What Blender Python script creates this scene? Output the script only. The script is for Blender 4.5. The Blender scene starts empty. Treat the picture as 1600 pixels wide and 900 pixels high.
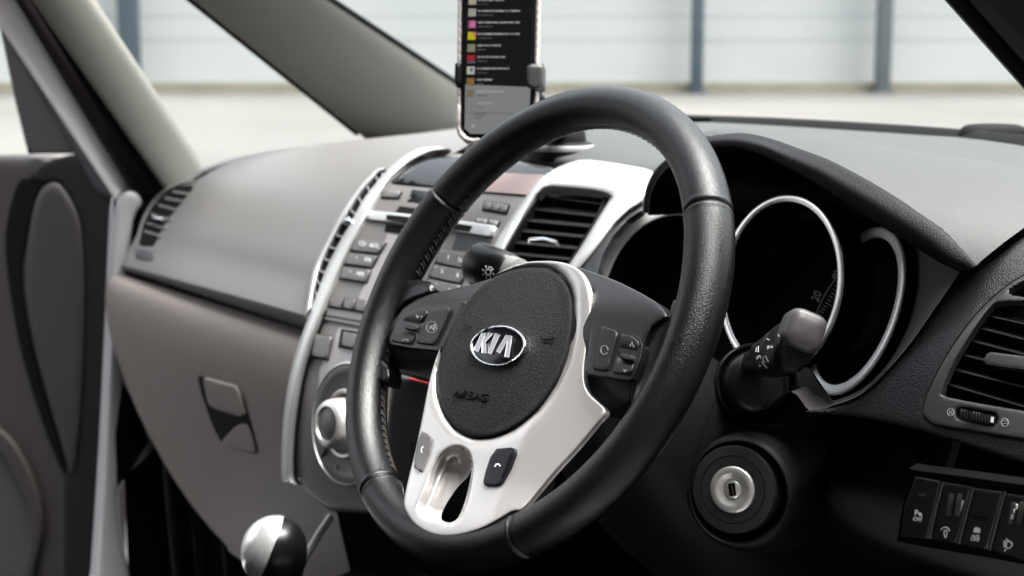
import bpy, bmesh, math, random
import numpy as np
from mathutils import Vector, Matrix
from mathutils.geometry import delaunay_2d_cdt
sin, cos, pi, rad = math.sin, math.cos, math.pi, math.radians
random.seed(4)
SC = bpy.context.scene
# ------------------------------------------------------------------ camera, world, sun, exposure
PSI, PIT, FPX = rad(53.133), rad(9.058), 2500.0
CAM = np.array([.9210, -.7010, .2070])
RIGHT = np.array([cos(PSI), sin(PSI), 0.])
FW = np.array([-sin(PSI)*cos(PIT), cos(PSI)*cos(PIT), -sin(PIT)])
UP = np.cross(RIGHT, FW)
cd = bpy.data.cameras.new('camera'); cam = bpy.data.objects.new('camera', cd); SC.collection.objects.link(cam)
M = Matrix.Identity(4)
for i in range(3):
    M[i][0], M[i][1], M[i][2], M[i][3] = RIGHT[i], UP[i], -FW[i], CAM[i]
cam.matrix_world = M
cd.sensor_width = 36; cd.lens = FPX/1600*36; cd.clip_start = .02; cd.clip_end = 3000
cd.dof.use_dof = True; cd.dof.focus_distance = 1.10; cd.dof.aperture_fstop = 9.0
SC.camera = cam
W = bpy.data.worlds.new('World'); SC.world = W; W.use_nodes = True
nt = W.node_tree; bg = nt.nodes['Background']
sky = nt.nodes.new('ShaderNodeTexSky'); sky.sky_type = 'NISHITA'; sky.sun_disc = False
SUN_EL, SUN_AZ = rad(70), rad(58)      # azimuth from +Y (forward) toward +X (driver side)
sky.sun_elevation = SUN_EL; sky.sun_rotation = SUN_AZ; sky.dust_density = 6; sky.air_density = 1.2; sky.ozone_density = .6
hs = nt.nodes.new('ShaderNodeHueSaturation'); hs.inputs['Saturation'].default_value = .25
nt.links.new(sky.outputs[0], hs.inputs['Color']); nt.links.new(hs.outputs[0], bg.inputs[0]); bg.inputs[1].default_value = .07
ld = bpy.data.lights.new('sun', 'SUN'); ld.energy = 1.5; ld.angle = rad(42); ld.color = (1, .97, .93)
sun = bpy.data.objects.new('sun', ld); SC.collection.objects.link(sun)
sd = Vector((sin(SUN_AZ)*cos(SUN_EL), cos(SUN_AZ)*cos(SUN_EL), sin(SUN_EL)))
sun.rotation_euler = sd.to_track_quat('Z', 'Y').to_euler(); sun.location = (5, 10, 20)
SC.view_settings.view_transform = 'Standard'; SC.view_settings.look = 'None'
SC.view_settings.exposure = 3.3; SC.view_settings.gamma = 1
SC.render.engine = 'CYCLES'
SC.cycles.max_bounces = 7; SC.cycles.transparent_max_bounces = 12; SC.cycles.sample_clamp_indirect = 6
SC.cycles.use_denoising = True

# ------------------------------------------------------------------ helpers: rays to real surfaces
def ray(x, y): return FW + RIGHT*((x-800)/FPX) - UP*((y-450)/FPX)
def onA(x, y, ax, v):
    d = ray(x, y); return CAM + d*((v-CAM[ax])/d[ax])
def onX(x, y, v): return onA(x, y, 0, v)
def onY(x, y, v): return onA(x, y, 1, v)
def onZ(x, y, v): return onA(x, y, 2, v)
def nz(v): v = np.array(v, float); return v/np.linalg.norm(v)
class Plane:
    def __init__(s, P, n): s.P = np.array(P, float); s.n = nz(n)
    def pt(s, x, y, h=0):
        d = ray(x, y); return CAM + d*(((s.P + s.n*h - CAM) @ s.n)/(d @ s.n))
    def nrm(s, P): return s.n
def cat(pts, n=8, closed=False):
    P = [np.array(p, float) for p in pts]; m = len(P); out = []
    rng = range(m if closed else m-1)
    for i in rng:
        if closed: a, b, c, d = P[i-1], P[i], P[(i+1) % m], P[(i+2) % m]
        else:
            b, c = P[i], P[i+1]; a = P[i-1] if i else 2*b-c; d = P[i+2] if i+2 < m else 2*c-b
        for k in range(n):
            t = k/n
            out.append(.5*((2*b)+(c-a)*t+(2*a-5*b+4*c-d)*t*t+(3*b-a-3*c+d)*t**3))
    if not closed: out.append(P[-1])
    return out
class Poly:
    """ruled surface: a profile in Y,Z blended between two X positions; points listed from the windscreen down"""
    def __init__(s, A, B, xa, xb):
        s.A = np.array(cat(A, 6)); s.B = np.array(cat(B, 6)); s.xa, s.xb = xa, xb
    def prof(s, X):
        t = (X-s.xa)/(s.xb-s.xa); return s.A*(1-t)+s.B*t
    def F(s, P):
        P = np.atleast_2d(P); t = ((P[:, 0]-s.xa)/(s.xb-s.xa))[:, None, None]
        q = s.A[None]*(1-t)+s.B[None]*t
        a, b = q[:, :-1], q[:, 1:]; e = b-a; w = P[:, None, 1:]-a
        u = np.clip((w*e).sum(2)/(e**2).sum(2), 0, 1)
        dv = w-u[..., None]*e; dd = (dv**2).sum(2); k = dd.argmin(1); r = np.arange(len(P))
        cr = e[r, k, 0]*w[r, k, 1]-e[r, k, 1]*w[r, k, 0]
        return np.sqrt(dd[r, k])*np.where(cr < 0, 1, -1)
    def pt(s, x, y, h=0):
        d = ray(x, y); ts = np.linspace(.85, 2.7, 75)
        f = s.F(CAM+ts[:, None]*d)-h
        k = np.where((f[:-1] > 0) & (f[1:] <= 0))[0]
        if len(k) == 0: k = [int(np.abs(f).argmin())-1 if np.abs(f).argmin() else 0]
        k = k[0]; lo, hi = ts[k], ts[k+1]
        for _ in range(3):
            tt = np.linspace(lo, hi, 12); f = s.F(CAM+tt[:, None]*d)-h
            j = np.where((f[:-1] > 0) & (f[1:] <= 0))[0]; j = j[0] if len(j) else int(np.abs(f).argmin()) % 11
            lo, hi = tt[j], tt[j+1]
        return CAM+d*(lo+hi)/2
    def nrm(s, P):
        e = 1e-3; P = np.array(P)
        g = s.F(np.array([P+[e, 0, 0], P-[e, 0, 0], P+[0, e, 0], P-[0, e, 0], P+[0, 0, e], P-[0, 0, e]]))
        return nz([g[0]-g[1], g[2]-g[3], g[4]-g[5]])
# ------------------------------------------------------------------ helpers: objects
def obj(name, me, m, parent=None):
    if not isinstance(me, bpy.types.Mesh):
        b = me; me = bpy.data.meshes.new(name); b.to_mesh(me); b.free()
    o = bpy.data.objects.new(name, me); SC.collection.objects.link(o)
    if m is not None:
        me.materials.clear(); me.materials.append(m)
    if parent is not None:
        r = parent
        while r.parent: r = r.parent
        me.transform(r.matrix_world.inverted()); o.parent = parent
    return o
def tag(o, label=None, cat_=None, group=None, kind=None):
    if label: o['label'] = label
    if cat_: o['category'] = cat_
    if group: o['group'] = group
    if kind: o['kind'] = kind
    return o
def thing(name, label, cat_, loc=(0, 0, 0), mw=None, group=None):
    o = bpy.data.objects.new(name, None); SC.collection.objects.link(o); o.empty_display_size = .05
    o.matrix_world = mw if mw is not None else Matrix.Translation(Vector(loc))
    return tag(o, label, cat_, group)
def smooth(bm):
    for f in bm.faces: f.smooth = True
def finish(bm, angle=None):
    bmesh.ops.recalc_face_normals(bm, faces=bm.faces[:]); smooth(bm)
    if angle:
        for e in bm.edges:
            if len(e.link_faces) == 2 and e.calc_face_angle(0) > rad(angle): e.smooth = False
    return bm
def grid(rows, closed_u=False, closed_v=False, thick=0):
    bm = bmesh.new(); V = [[bm.verts.new(tuple(p)) for p in r] for r in rows]
    n, m = len(V), len(V[0])
    for i in range(n if closed_v else n-1):
        for j in range(m if closed_u else m-1):
            a, b, c, d = V[i][j], V[i][(j+1) % m], V[(i+1) % n][(j+1) % m], V[(i+1) % n][j]
            try: bm.faces.new((a, b, c, d))
            except ValueError: pass
    bmesh.ops.remove_doubles(bm, verts=bm.verts[:], dist=1e-6)
    finish(bm, 50)
    return bm
def patch(rows, nu=6, nv=6, closed_u=False):
    """smooth surface through rows of control points"""
    R = [cat(r, nu, closed_u) for r in rows]
    cols = [cat([r[j] for r in R], nv) for j in range(len(R[0]))]
    return grid([[cols[j][i] for j in range(len(cols))] for i in range(len(cols[0]))], closed_u)
def tube(path, r, n=12, caps=True, flat=None):
    path = [np.array(p, float) for p in path]; rs = r if hasattr(r, '__len__') else [r]*len(path)
    rows = []; up = None
    for i, p in enumerate(path):
        t = nz(path[min(i+1, len(path)-1)]-path[max(i-1, 0)])
        if up is None: up = np.array([0, 0, 1.]) if abs(t[2]) < .9 else np.array([1., 0, 0])
        a = nz(np.cross(up, t)); b = np.cross(t, a); up = b
        rows.append([p+rs[i]*(cos(2*pi*k/n)*a+sin(2*pi*k/n)*b) for k in range(n)])
    if caps: rows = [[path[0]]*n]+rows+[[path[-1]]*n]
    return grid(rows, True)
def lathe(P, n, prof, seg=40, ex=None, sx=1):
    """prof: list of (radius, height along n)"""
    n = nz(n); P = np.array(P, float)
    a = nz(ex) if ex is not None else (nz(np.cross([0, 0, 1.], n)) if abs(n[2]) < .95 else np.array([1., 0, 0])); a = nz(a-n*(a @ n)); b = np.cross(n, a)
    return grid([[P+n*h+r*(sx*cos(2*pi*k/seg)*a+sin(2*pi*k/seg)*b) for k in range(seg)] for r, h in prof], True)
def box(c, ex, ey, ez, bev=0):
    bm = bmesh.new(); c = np.array(c, float); ex, ey, ez = map(np.array, (ex, ey, ez))
    v = [bm.verts.new(tuple(c+i*ex+j*ey+k*ez)) for i in (-.5, .5) for j in (-.5, .5) for k in (-.5, .5)]
    for q in ((0, 1, 3, 2), (4, 6, 7, 5), (0, 4, 5, 1), (2, 3, 7, 6), (0, 2, 6, 4), (1, 5, 7, 3)): bm.faces.new([v[i] for i in q])
    bmesh.ops.recalc_face_normals(bm, faces=bm.faces[:])
    if bev:
        bmesh.ops.bevel(bm, geom=bm.edges[:], offset=bev, segments=3, affect='EDGES', profile=.5)
        finish(bm, 60)
    return bm
def join(*bms):
    out = bmesh.new()
    for b in bms:
        me = bpy.data.meshes.new('tmp'); b.to_mesh(me); b.free(); out.from_mesh(me); bpy.data.meshes.remove(me)
    return out
def resample(poly, sp):
    out = []
    for i in range(len(poly)):
        a, b = np.array(poly[i], float), np.array(poly[(i+1) % len(poly)], float)
        n = max(1, int(math.ceil(np.linalg.norm(b-a)/sp)))
        for k in range(n): out.append(a+(b-a)*k/n)
    return out
def inside(P, poly):
    x, y = P[:, 0], P[:, 1]; q = np.array(poly); r = np.roll(q, -1, 0); c = np.zeros(len(P), bool)
    for (x1, y1), (x2, y2) in zip(q, r):
        if y1 != y2: c ^= ((y1 > y) != (y2 > y)) & (x < (x2-x1)*(y-y1)/(y2-y1)+x1)
    return c
def dist(P, polys):
    d = np.full(len(P), 1e9)
    for poly in polys:
        a = np.array(poly); e = np.roll(a, -1, 0)-a; w = P[:, None]-a[None]
        t = np.clip((w*e).sum(2)/np.maximum((e**2).sum(1), 1e-12), 0, 1)
        d = np.minimum(d, np.linalg.norm(w-t[..., None]*e, axis=2).min(1))
    return d
def sheet(outer, surf, h=0, thick=.003, holes=(), r=0, rd=None, sp=14, prof=None, sm=0, hsm=0):
    """a plate on a real surface: outline, rounded edge of r (outline units) dropping by rd metres, walls of depth thick"""
    if sm: outer = cat(outer, sm, True)
    holes = [cat(q, hsm, True) if hsm else q for q in holes]
    loops = [resample(q, sp) for q in [outer]+list(holes)]
    rd = thick*.6 if rd is None else rd
    pts = [p for l in loops for p in l]; edges = []; k = 0
    for l in loops:
        n = len(l); edges += [(k+i, k+(i+1) % n) for i in range(n)]; k += n
    o = np.array(loops[0]); ext = []
    g = sp if not r else sp
    xs = np.arange(o[:, 0].min(), o[:, 0].max(), g); ys = np.arange(o[:, 1].min(), o[:, 1].max(), g*.87)
    for j, y in enumerate(ys):
        for x in xs: ext.append((x+(g/2 if j % 2 else 0), y))
    ext = np.array(ext) if ext else np.zeros((0, 2))
    rings = []
    if r:
        for f in (.12, .3, .55, 1.):
            for q in loops:
                a = np.array(q); t = np.roll(a, -1, 0)-np.roll(a, 1, 0); nn = np.c_[-t[:, 1], t[:, 0]]; nn /= np.linalg.norm(nn, axis=1)[:, None]+1e-9
                for s in (1, -1):
                    c = a+s*nn*r*f; ok = inside(c, outer)
                    for hq in holes: ok &= ~inside(c, hq)
                    c = c[ok]
                    if len(c): c = c[dist(c, loops) > r*f*.93]; rings.append(c)
    if len(ext):
        ok = inside(ext, outer)
        for hq in holes: ok &= ~inside(ext, hq)
        ext = ext[ok]
        if len(ext): ext = ext[dist(ext, loops) > max(sp*.45, r*1.15)]
    allp = [tuple(map(float, p)) for p in pts]+[tuple(map(float, p)) for q in rings for p in q]+[tuple(map(float, p)) for p in ext]
    vs, es, fs, *_ = delaunay_2d_cdt([Vector(p) for p in allp], edges, [], 0, 1e-5)
    A = np.array([(v[0], v[1]) for v in vs]); cen = np.array([A[list(f)].mean(0) for f in fs])
    ok = inside(cen, loops[0])
    for q in loops[1:]: ok &= ~inside(cen, q)
    D = dist(A, loops)
    bm = bmesh.new(); used = {}
    def hh(i):
        v = h+(prof(A[i, 0], A[i, 1]) if prof else 0)
        if r and D[i] < r: v -= rd*(1-math.sqrt(max(0, 1-(1-D[i]/r)**2)))
        return v
    def vert(i):
        if i not in used: used[i] = bm.verts.new(tuple(surf.pt(A[i, 0], A[i, 1], hh(i))))
        return used[i]
    for f, k in zip(fs, ok):
        if k:
            try: bm.faces.new([vert(i) for i in f])
            except ValueError: pass
    if thick:
        be = [e for e in bm.edges if len(e.link_faces) == 1]; low = {}
        for e in be:
            for v in e.verts:
                if v not in low:
                    p = np.array(v.co); low[v] = bm.verts.new(tuple(p-surf.nrm(p)*thick))
        for e in be:
            a, b = e.verts
            try: bm.faces.new((a, b, low[b], low[a]))
            except ValueError: pass
    bmesh.ops.recalc_face_normals(bm, faces=bm.faces[:])
    ns = sum((f.normal.dot(Vector(tuple(CAM))-f.calc_center_median()) > 0) for f in bm.faces)
    if ns < len(bm.faces)/2: bmesh.ops.reverse_faces(bm, faces=bm.faces[:])
    smooth(bm)
    for e in bm.edges:
        if len(e.link_faces) == 2 and e.calc_face_angle(0) > rad(48): e.smooth = False
    return bm
def blade(P0, P1, fwd, dn_, deep, t):
    bm = grid([[P0+dn_*t, P1+dn_*t], [P0+dn_*t*.5-fwd*.0008, P1+dn_*t*.5-fwd*.0008], [P0, P1], [P0+fwd*deep+dn_*(t*.3), P1+fwd*deep+dn_*(t*.3)], [P0+fwd*deep+dn_*t, P1+fwd*deep+dn_*t]], closed_v=True)
    bm.faces.ensure_lookup_table()
    for f in bm.faces:
        c = np.array(f.calc_center_median())
        if (c-(P0+P1)/2) @ fwd < .0008: f.material_index = 1
    return bm
def stroke(pts, surf, wpx=2, h=.0004, thick=.0004, closed=False):
    """thin raised line drawn on a surface"""
    P = [np.array(p, float) for p in pts]; L, Rr = [], []
    n = len(P)
    for i, p in enumerate(P):
        a = P[(i-1) % n] if (closed or i) else p; b = P[(i+1) % n] if (closed or i < n-1) else p
        t = b-a; t = t/(np.linalg.norm(t)+1e-9); nn = np.array([-t[1], t[0]])*wpx/2
        L.append(p+nn); Rr.append(p-nn)
    bm = bmesh.new()
    tl = [bm.verts.new(tuple(surf.pt(*q, h))) for q in L]; tr = [bm.verts.new(tuple(surf.pt(*q, h))) for q in Rr]
    bl = [bm.verts.new(tuple(np.array(v.co)-surf.nrm(np.array(v.co))*thick)) for v in tl]
    br = [bm.verts.new(tuple(np.array(v.co)-surf.nrm(np.array(v.co))*thick)) for v in tr]
    for i in range(n if closed else n-1):
        j = (i+1) % n
        bm.faces.new((tl[i], tl[j], tr[j], tr[i])); bm.faces.new((bl[i], bl[j], tl[j], tl[i])); bm.faces.new((tr[i], tr[j], br[j], br[i]))
    bmesh.ops.recalc_face_normals(bm, faces=bm.faces[:]); return bm
def text(s, surf, px, ex, ey, size=1, h=.0004, depth=.0004, bold=0, align='CENTER'):
    """lettering: baseline direction ex and up direction ey given in picture units on the surface"""
    cu = bpy.data.curves.new('lettering', 'FONT'); cu.body = s; cu.size = 1; cu.align_x = align; cu.align_y = 'CENTER'
    cu.resolution_u = 3; cu.offset = bold
    o = bpy.data.objects.new('lettering', cu); SC.collection.objects.link(o)
    me = bpy.data.meshes.new_from_object(o.evaluated_get(bpy.context.evaluated_depsgraph_get()))
    bpy.data.objects.remove(o); bpy.data.curves.remove(cu)
    P = surf.pt(px[0], px[1], h); X = surf.pt(px[0]+ex[0], px[1]+ex[1], h)-P; Y = surf.pt(px[0]+ey[0], px[1]+ey[1], h)-P
    for v in me.vertices: v.co = Vector(tuple(P+X*v.co[0]*size+Y*v.co[1]*size))
    bm = bmesh.new(); bm.from_mesh(me); bpy.data.meshes.remove(me)
    n = surf.nrm(P); r = bmesh.ops.extrude_face_region(bm, geom=bm.faces[:])
    for g in r['geom']:
        if isinstance(g, bmesh.types.BMVert): g.co -= Vector(tuple(n*depth))
    bmesh.ops.recalc_face_normals(bm, faces=bm.faces[:]); return bm
from mathutils.bvhtree import BVHTree
class MeshSurf:
    def __init__(s, o):
        bm = bmesh.new(); bm.from_mesh(o.data); r = o
        while r.parent: r = r.parent
        bm.transform(r.matrix_world); s.t = BVHTree.FromBMesh(bm); bm.free(); s.last = None
    def pt(s, x, y, h=0):
        d = Vector(tuple(nz(ray(x, y)))); c = Vector(tuple(CAM)); p, n, i, _ = s.t.ray_cast(c, d)
        if p is None:
            q = c+d*1.15
            for _ in range(4):
                p, n, i, _e = s.t.find_nearest(q); q = c+d*((p-c).dot(d))
        if n.dot(d) > 0: n = -n
        s.last = (p, n); return np.array(p)+np.array(n)*h
    def nrm(s, P): 
        p, n, i, _ = s.t.find_nearest(Vector(tuple(P))); n = np.array(n)
        return n if n @ (CAM-P) > 0 else -n
# ------------------------------------------------------------------ materials
def mat(name, col, rough=.5, metal=0, spec=.5, bump=None, var=0, coat=0, sheen=0, trans=0):
    m = bpy.data.materials.new(name); m.use_nodes = True; n = m.node_tree.nodes; l = m.node_tree.links; b = n['Principled BSDF']
    if not hasattr(col, '__len__'): col = (col, col, col)
    b.inputs['Base Color'].default_value = (*col, 1); b.inputs['Roughness'].default_value = rough
    b.inputs['Metallic'].default_value = metal; b.inputs['Specular IOR Level'].default_value = spec
    b.inputs['Coat Weight'].default_value = coat
    tc = n.new('ShaderNodeTexCoord')
    if bump:
        kind, sc, st, dd = bump
        if kind == 'leather':
            v = n.new('ShaderNodeTexVoronoi'); v.feature = 'DISTANCE_TO_EDGE'; v.inputs['Scale'].default_value = sc
            no = n.new('ShaderNodeTexNoise'); no.inputs['Scale'].default_value = sc*.8; no.inputs['Detail'].default_value = 2
            mx = n.new('ShaderNodeMixRGB'); mx.inputs[0].default_value = .0025
            l.new(tc.outputs['Object'], mx.inputs[1]); l.new(no.outputs['Color'], mx.inputs[2]); l.new(mx.outputs[0], v.inputs['Vector'])
            l.new(tc.outputs['Object'], no.inputs['Vector'])
            rp = n.new('ShaderNodeMapRange'); rp.inputs[1].default_value = 0; rp.inputs[2].default_value = .28; rp.interpolation_type = 'SMOOTHSTEP'
            l.new(v.outputs['Distance'], rp.inputs[0]); src = rp.outputs[0]
        else:
            no = n.new('ShaderNodeTexNoise'); no.inputs['Scale'].default_value = sc; no.inputs['Detail'].default_value = 3
            l.new(tc.outputs['Object'], no.inputs['Vector']); src = no.outputs['Fac']
        bp = n.new('ShaderNodeBump'); bp.inputs['Strength'].default_value = st; bp.inputs['Distance'].default_value = dd
        l.new(src, bp.inputs['Height']); l.new(bp.outputs[0], b.inputs['Normal'])
    if var:
        no = n.new('ShaderNodeTexNoise'); no.inputs['Scale'].default_value = 9; no.inputs['Detail'].default_value = 6; no.inputs['Roughness'].default_value = .7
        l.new(tc.outputs['Object'], no.inputs['Vector'])
        mr = n.new('ShaderNodeMapRange'); mr.inputs[3].default_value = max(.02, rough-var); mr.inputs[4].default_value = min(1, rough+var)
        l.new(no.outputs['Fac'], mr.inputs[0]); l.new(mr.outputs[0], b.inputs['Roughness'])
        hv = n.new('ShaderNodeMixRGB'); hv.blend_type = 'MULTIPLY'; hv.inputs[0].default_value = 1; hv.inputs[1].default_value = (*col, 1)
        m2 = n.new('ShaderNodeMapRange'); m2.inputs[3].default_value = 1-var*.8; m2.inputs[4].default_value = 1+var*.8
        l.new(no.outputs['Fac'], m2.inputs[0]); l.new(m2.outputs[0], hv.inputs[2]); l.new(hv.outputs[0], b.inputs['Base Color'])
    return m
def emit(name, col, st):
    m = bpy.data.materials.new(name); m.use_nodes = True; b = m.node_tree.nodes['Principled BSDF']
    b.inputs['Base Color'].default_value = (.0012, .0012, .0012, 1); b.inputs['Roughness'].default_value = .15; b.inputs['Specular IOR Level'].default_value = .12
    b.inputs['Emission Color'].default_value = (*col, 1); b.inputs['Emission Strength'].default_value = st*.14; return m
def glassmat(name, tint=(.94, .98, .97), gl=.03):
    m = bpy.data.materials.new(name); m.use_nodes = True; n = m.node_tree.nodes; l = m.node_tree.links
    n.clear(); out = n.new('ShaderNodeOutputMaterial'); t = n.new('ShaderNodeBsdfTransparent'); g = n.new('ShaderNodeBsdfGlossy')
    t.inputs[0].default_value = (*tint, 1); g.inputs['Roughness'].default_value = .02
    mx = n.new('ShaderNodeMixShader'); mx.inputs[0].default_value = gl
    l.new(t.outputs[0], mx.inputs[1]); l.new(g.outputs[0], mx.inputs[2]); l.new(mx.outputs[0], out.inputs[0]); return m
LEATHER = mat('black_leather', (.0028, .0024, .0028), .28, spec=.37, bump=('leather', 760, .34, .00026))
LEATHER_SMOOTH = mat('smooth_black_leather', (.0035, .003, .0035), .30, spec=.4, bump=('leather', 800, .2, .0002))
PAD = mat('grained_airbag_plastic', (.0075, .0062, .0072), .52, spec=.2, bump=('leather', 750, .9, .0006), var=.04)
SPOKE = mat('satin_black_plastic', (.0075, .0065, .0070), .40, spec=.5, bump=('noise', 2500, .15, .0002), var=.04)
BUTTON = mat('matt_black_button', (.0085, .0075, .008), .5, spec=.4, bump=('noise', 3000, .1, .0002))
SILVER = mat('silver_paint', (.50, .48, .472), .34, metal=.65, spec=.5, bump=('noise', 5000, .06, .0001), var=.03)
SILVER2 = mat('light_silver_paint', (.39, .39, .39), .34, metal=.55, bump=('noise', 4000, .05, .0001), var=.03)
CHROME = mat('chrome', (.8, .8, .82), .08, metal=1, var=.03)
BRUSHED = mat('worn_lock_metal', (.86, .86, .83), .34, metal=.8, bump=('noise', 900, .2, .0003), var=.22)
GLOSS = mat('gloss_black', (.004, .004, .005), .14, spec=.3)
VOID = mat('dark_recess', (.0012, .0012, .0012), .8, spec=.1)
DASH = mat('grey_dash_plastic', (.088, .083, .082), .52, spec=.4, bump=('leather', 420, .12, .0004), var=.05)
DASHB = mat('charcoal_grained_dash', (.020, .021, .024), .48, spec=.32, bump=('leather', 520, .55, .0004), var=.04)
DASHL = mat('grey_grained_pad', (.040, .041, .0415), .62, spec=.25, bump=('leather', 430, .3, .0003), var=.04)
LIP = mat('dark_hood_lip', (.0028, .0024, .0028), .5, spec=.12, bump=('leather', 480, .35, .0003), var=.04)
GLOVE = mat('grey_glovebox_plastic', (.125, .105, .094), .5, spec=.4, bump=('leather', 500, .15, .0004), var=.05)
STACK = mat('grey_console_plastic', (.085, .078, .077), .42, spec=.45, var=.04)
STACKL = mat('pale_console_paint', (.20, .185, .195), .4, metal=.2, var=.03)
KEY = mat('grey_console_button', (.060, .055, .054), .4, spec=.5, var=.03)
LETTER = mat('white_print', (.72, .72, .7), .5)
SYMB = mat('soft_print', (.16, .16, .16), .5)
LETTERD = mat('grey_print', (.35, .35, .36), .5)
DARK = mat('dark_column_plastic', (.0065, .0058, .0062), .55, spec=.2, bump=('noise', 1800, .12, .0003), var=.04)
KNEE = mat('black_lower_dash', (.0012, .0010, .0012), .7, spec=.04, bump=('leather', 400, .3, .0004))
VANE = mat('vane_plastic', (.006, .006, .006), .42, spec=.3)
VEDGE = mat('vane_edge_highlight', (.06, .058, .06), .4)  # highlight on the front edges of the vanes, painted as a lighter colour
PANEL = mat('black_switch_plastic', (.0020, .0020, .0026), .5, spec=.12, bump=('noise', 2000, .1, .0002))
TRIM = mat('beige_pillar_trim', (.18, .176, .158), .7, spec=.2, bump=('noise', 900, .2, .0004), var=.05)
PILL = mat('grey_pillar_trim', (.165, .165, .15), .7, spec=.2, bump=('noise', 900, .2, .0004), var=.05)
SEAL = mat('black_rubber_seal', (.004, .004, .0042), .7, spec=.1)
BROWN = mat('dark_inner_trim', (.016, .011, .011), .6, spec=.3, var=.05)
BODY = mat('pale_body_paint', (.88, .87, .89), .3, coat=.5, var=.03)
DOORP = mat('grey_door_plastic', (.020, .0175, .019), .55, spec=.35, bump=('noise', 1500, .15, .0004), var=.05)
DOORL = mat('lighter_door_plastic', (.026, .0215, .0205), .55, spec=.35, bump=('noise', 1500, .15, .0004), var=.05)
CARPET = mat('black_carpet', (.003, .003, .0033), .95, spec=.05, bump=('noise', 700, .8, .002))
RINGM = mat('bright_ring', (.95, .94, .94), .24, metal=1, spec=.5)
RED = mat('red_line', (.20, .004, .008), .5)
AMBER = mat('brown_reflection', (.12, .078, .072), .25, spec=.5)  # tone of a reflection on the display, put into the colour
GLASS = glassmat('window_glass')
# ------------------------------------------------------------------ setting: yard, wall, posts
def noise_mat(name, c1, c2, sc, rough=.9, bump=.0):
    m = bpy.data.materials.new(name); m.use_nodes = True; n = m.node_tree.nodes; l = m.node_tree.links; b = n['Principled BSDF']
    tc = n.new('ShaderNodeTexCoord'); no = n.new('ShaderNodeTexNoise'); no.inputs['Scale'].default_value = sc; no.inputs['Detail'].default_value = 8
    cr = n.new('ShaderNodeValToRGB'); cr.color_ramp.elements[0].position = .35; cr.color_ramp.elements[1].position = .65
    cr.color_ramp.elements[0].color = (*c1, 1); cr.color_ramp.elements[1].color = (*c2, 1)
    l.new(tc.outputs['Object'], no.inputs['Vector']); l.new(no.outputs['Fac'], cr.inputs[0]); l.new(cr.outputs[0], b.inputs['Base Color'])
    b.inputs['Roughness'].default_value = rough; b.inputs['Specular IOR Level'].default_value = .2; return m
vd = np.array([-sin(PSI), cos(PSI), 0.]); vr = RIGHT
def gz(dd):                                   # the yard climbs gently away from the car
    return -1.08 + .40*min(1, max(0, (dd-3)/21.)) + max(0, dd-24)*.004
rows = []
for dd in (-60, -20, -8, -3, 0, 3, 6, 9, 12, 15, 18, 21, 24, 26, 40, 90, 300, 1500):
    rows.append([tuple(CAM*[1, 1, 0]+vd*dd+vr*s+np.array([0, 0, gz(dd)])) for s in np.linspace(-1, 1, 21)*(60+abs(dd)*1.2)])
g = obj('ground', grid(rows), noise_mat('pale_concrete_yard', (.080, .0785, .0745), (.098, .096, .091), .35)); tag(g, kind='structure')
def apron_z(p): return gz((p-CAM) @ vd)+.006
arows = []
for dd in np.linspace(-26, 9.5, 14):
    arows.append([(lambda p: (p[0], p[1], apron_z(p)))(CAM*[1, 1, 0]+vd*dd+vr*q) for q in np.linspace(-30, 30, 13)])
tag(obj('bounce_damping_apron', grid(arows), noise_mat('bounce_damping_dark', (.035, .035, .037), (.055, .054, .055), 3)), kind='structure')  # dark ground out of view, added to cut light bouncing up into the car
WD = 24.3; wc = CAM*[1, 1, 0]+vd*WD
def wpt(s, z, off=0): return wc+vr*s-vd*off+np.array([0, 0, z])
WALLZ = gz(WD)
WALLM = noise_mat('pale_blue_grey_cladding', (.315, .328, .330), (.34, .350, .350), .5, .6)
bld = thing('industrial_building', 'long pale grey clad building wall across the yard behind the car', 'building', wpt(0, WALLZ))
obj('wall', box(wpt(0, WALLZ+3.2, -.6), vr*90, vd*1.0, np.array([0, 0, 6.4])), WALLM, bld)
obj('plinth', box(wpt(0, WALLZ+.07, .06), vr*90, vd*.32, np.array([0, 0, .16])), noise_mat('sandy_plinth', (.16, .15, .12), (.19, .175, .135), 2), bld)
o = obj('cladding_joint', join(*[box(wpt(0, WALLZ+z, -.12), vr*90, vd*.05, np.array([0, 0, t])) for z, t in ((.82, .10), (1.15, .03), (1.62, .03), (2.4, .1), (3.2, .03))]), noise_mat('joint_grey', (.305, .318, .320), (.33, .340, .340), .5), bld)
obj('roof_edge', box(wpt(0, WALLZ+6.5, 0), vr*90.4, vd*2.4, np.array([0, 0, .25])), WALLM, bld)
blocker = thing('light_blocker', 'added dark wall out of view behind the camera, blocking light from there', 'building', CAM*[1, 1, 0]-vd*3.4+np.array([0, 0, gz(0)]))  # unseen wall added behind the camera to darken reflections in the cabin
obj('wall', box(CAM*[1, 1, 0]-vd*3.6+np.array([0, 0, 1.9]), vr*26, vd*.5, np.array([0, 0, 6.2])), noise_mat('blocker_dark', (.09, .075, .068), (.12, .10, .09), 4), blocker)
POST = mat('blue_grey_steel', (.045, .062, .078), .5, metal=.2, var=.05)
POSTL = mat('pale_grey_steel', (.075, .09, .095), .5, metal=.2, var=.05)
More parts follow.
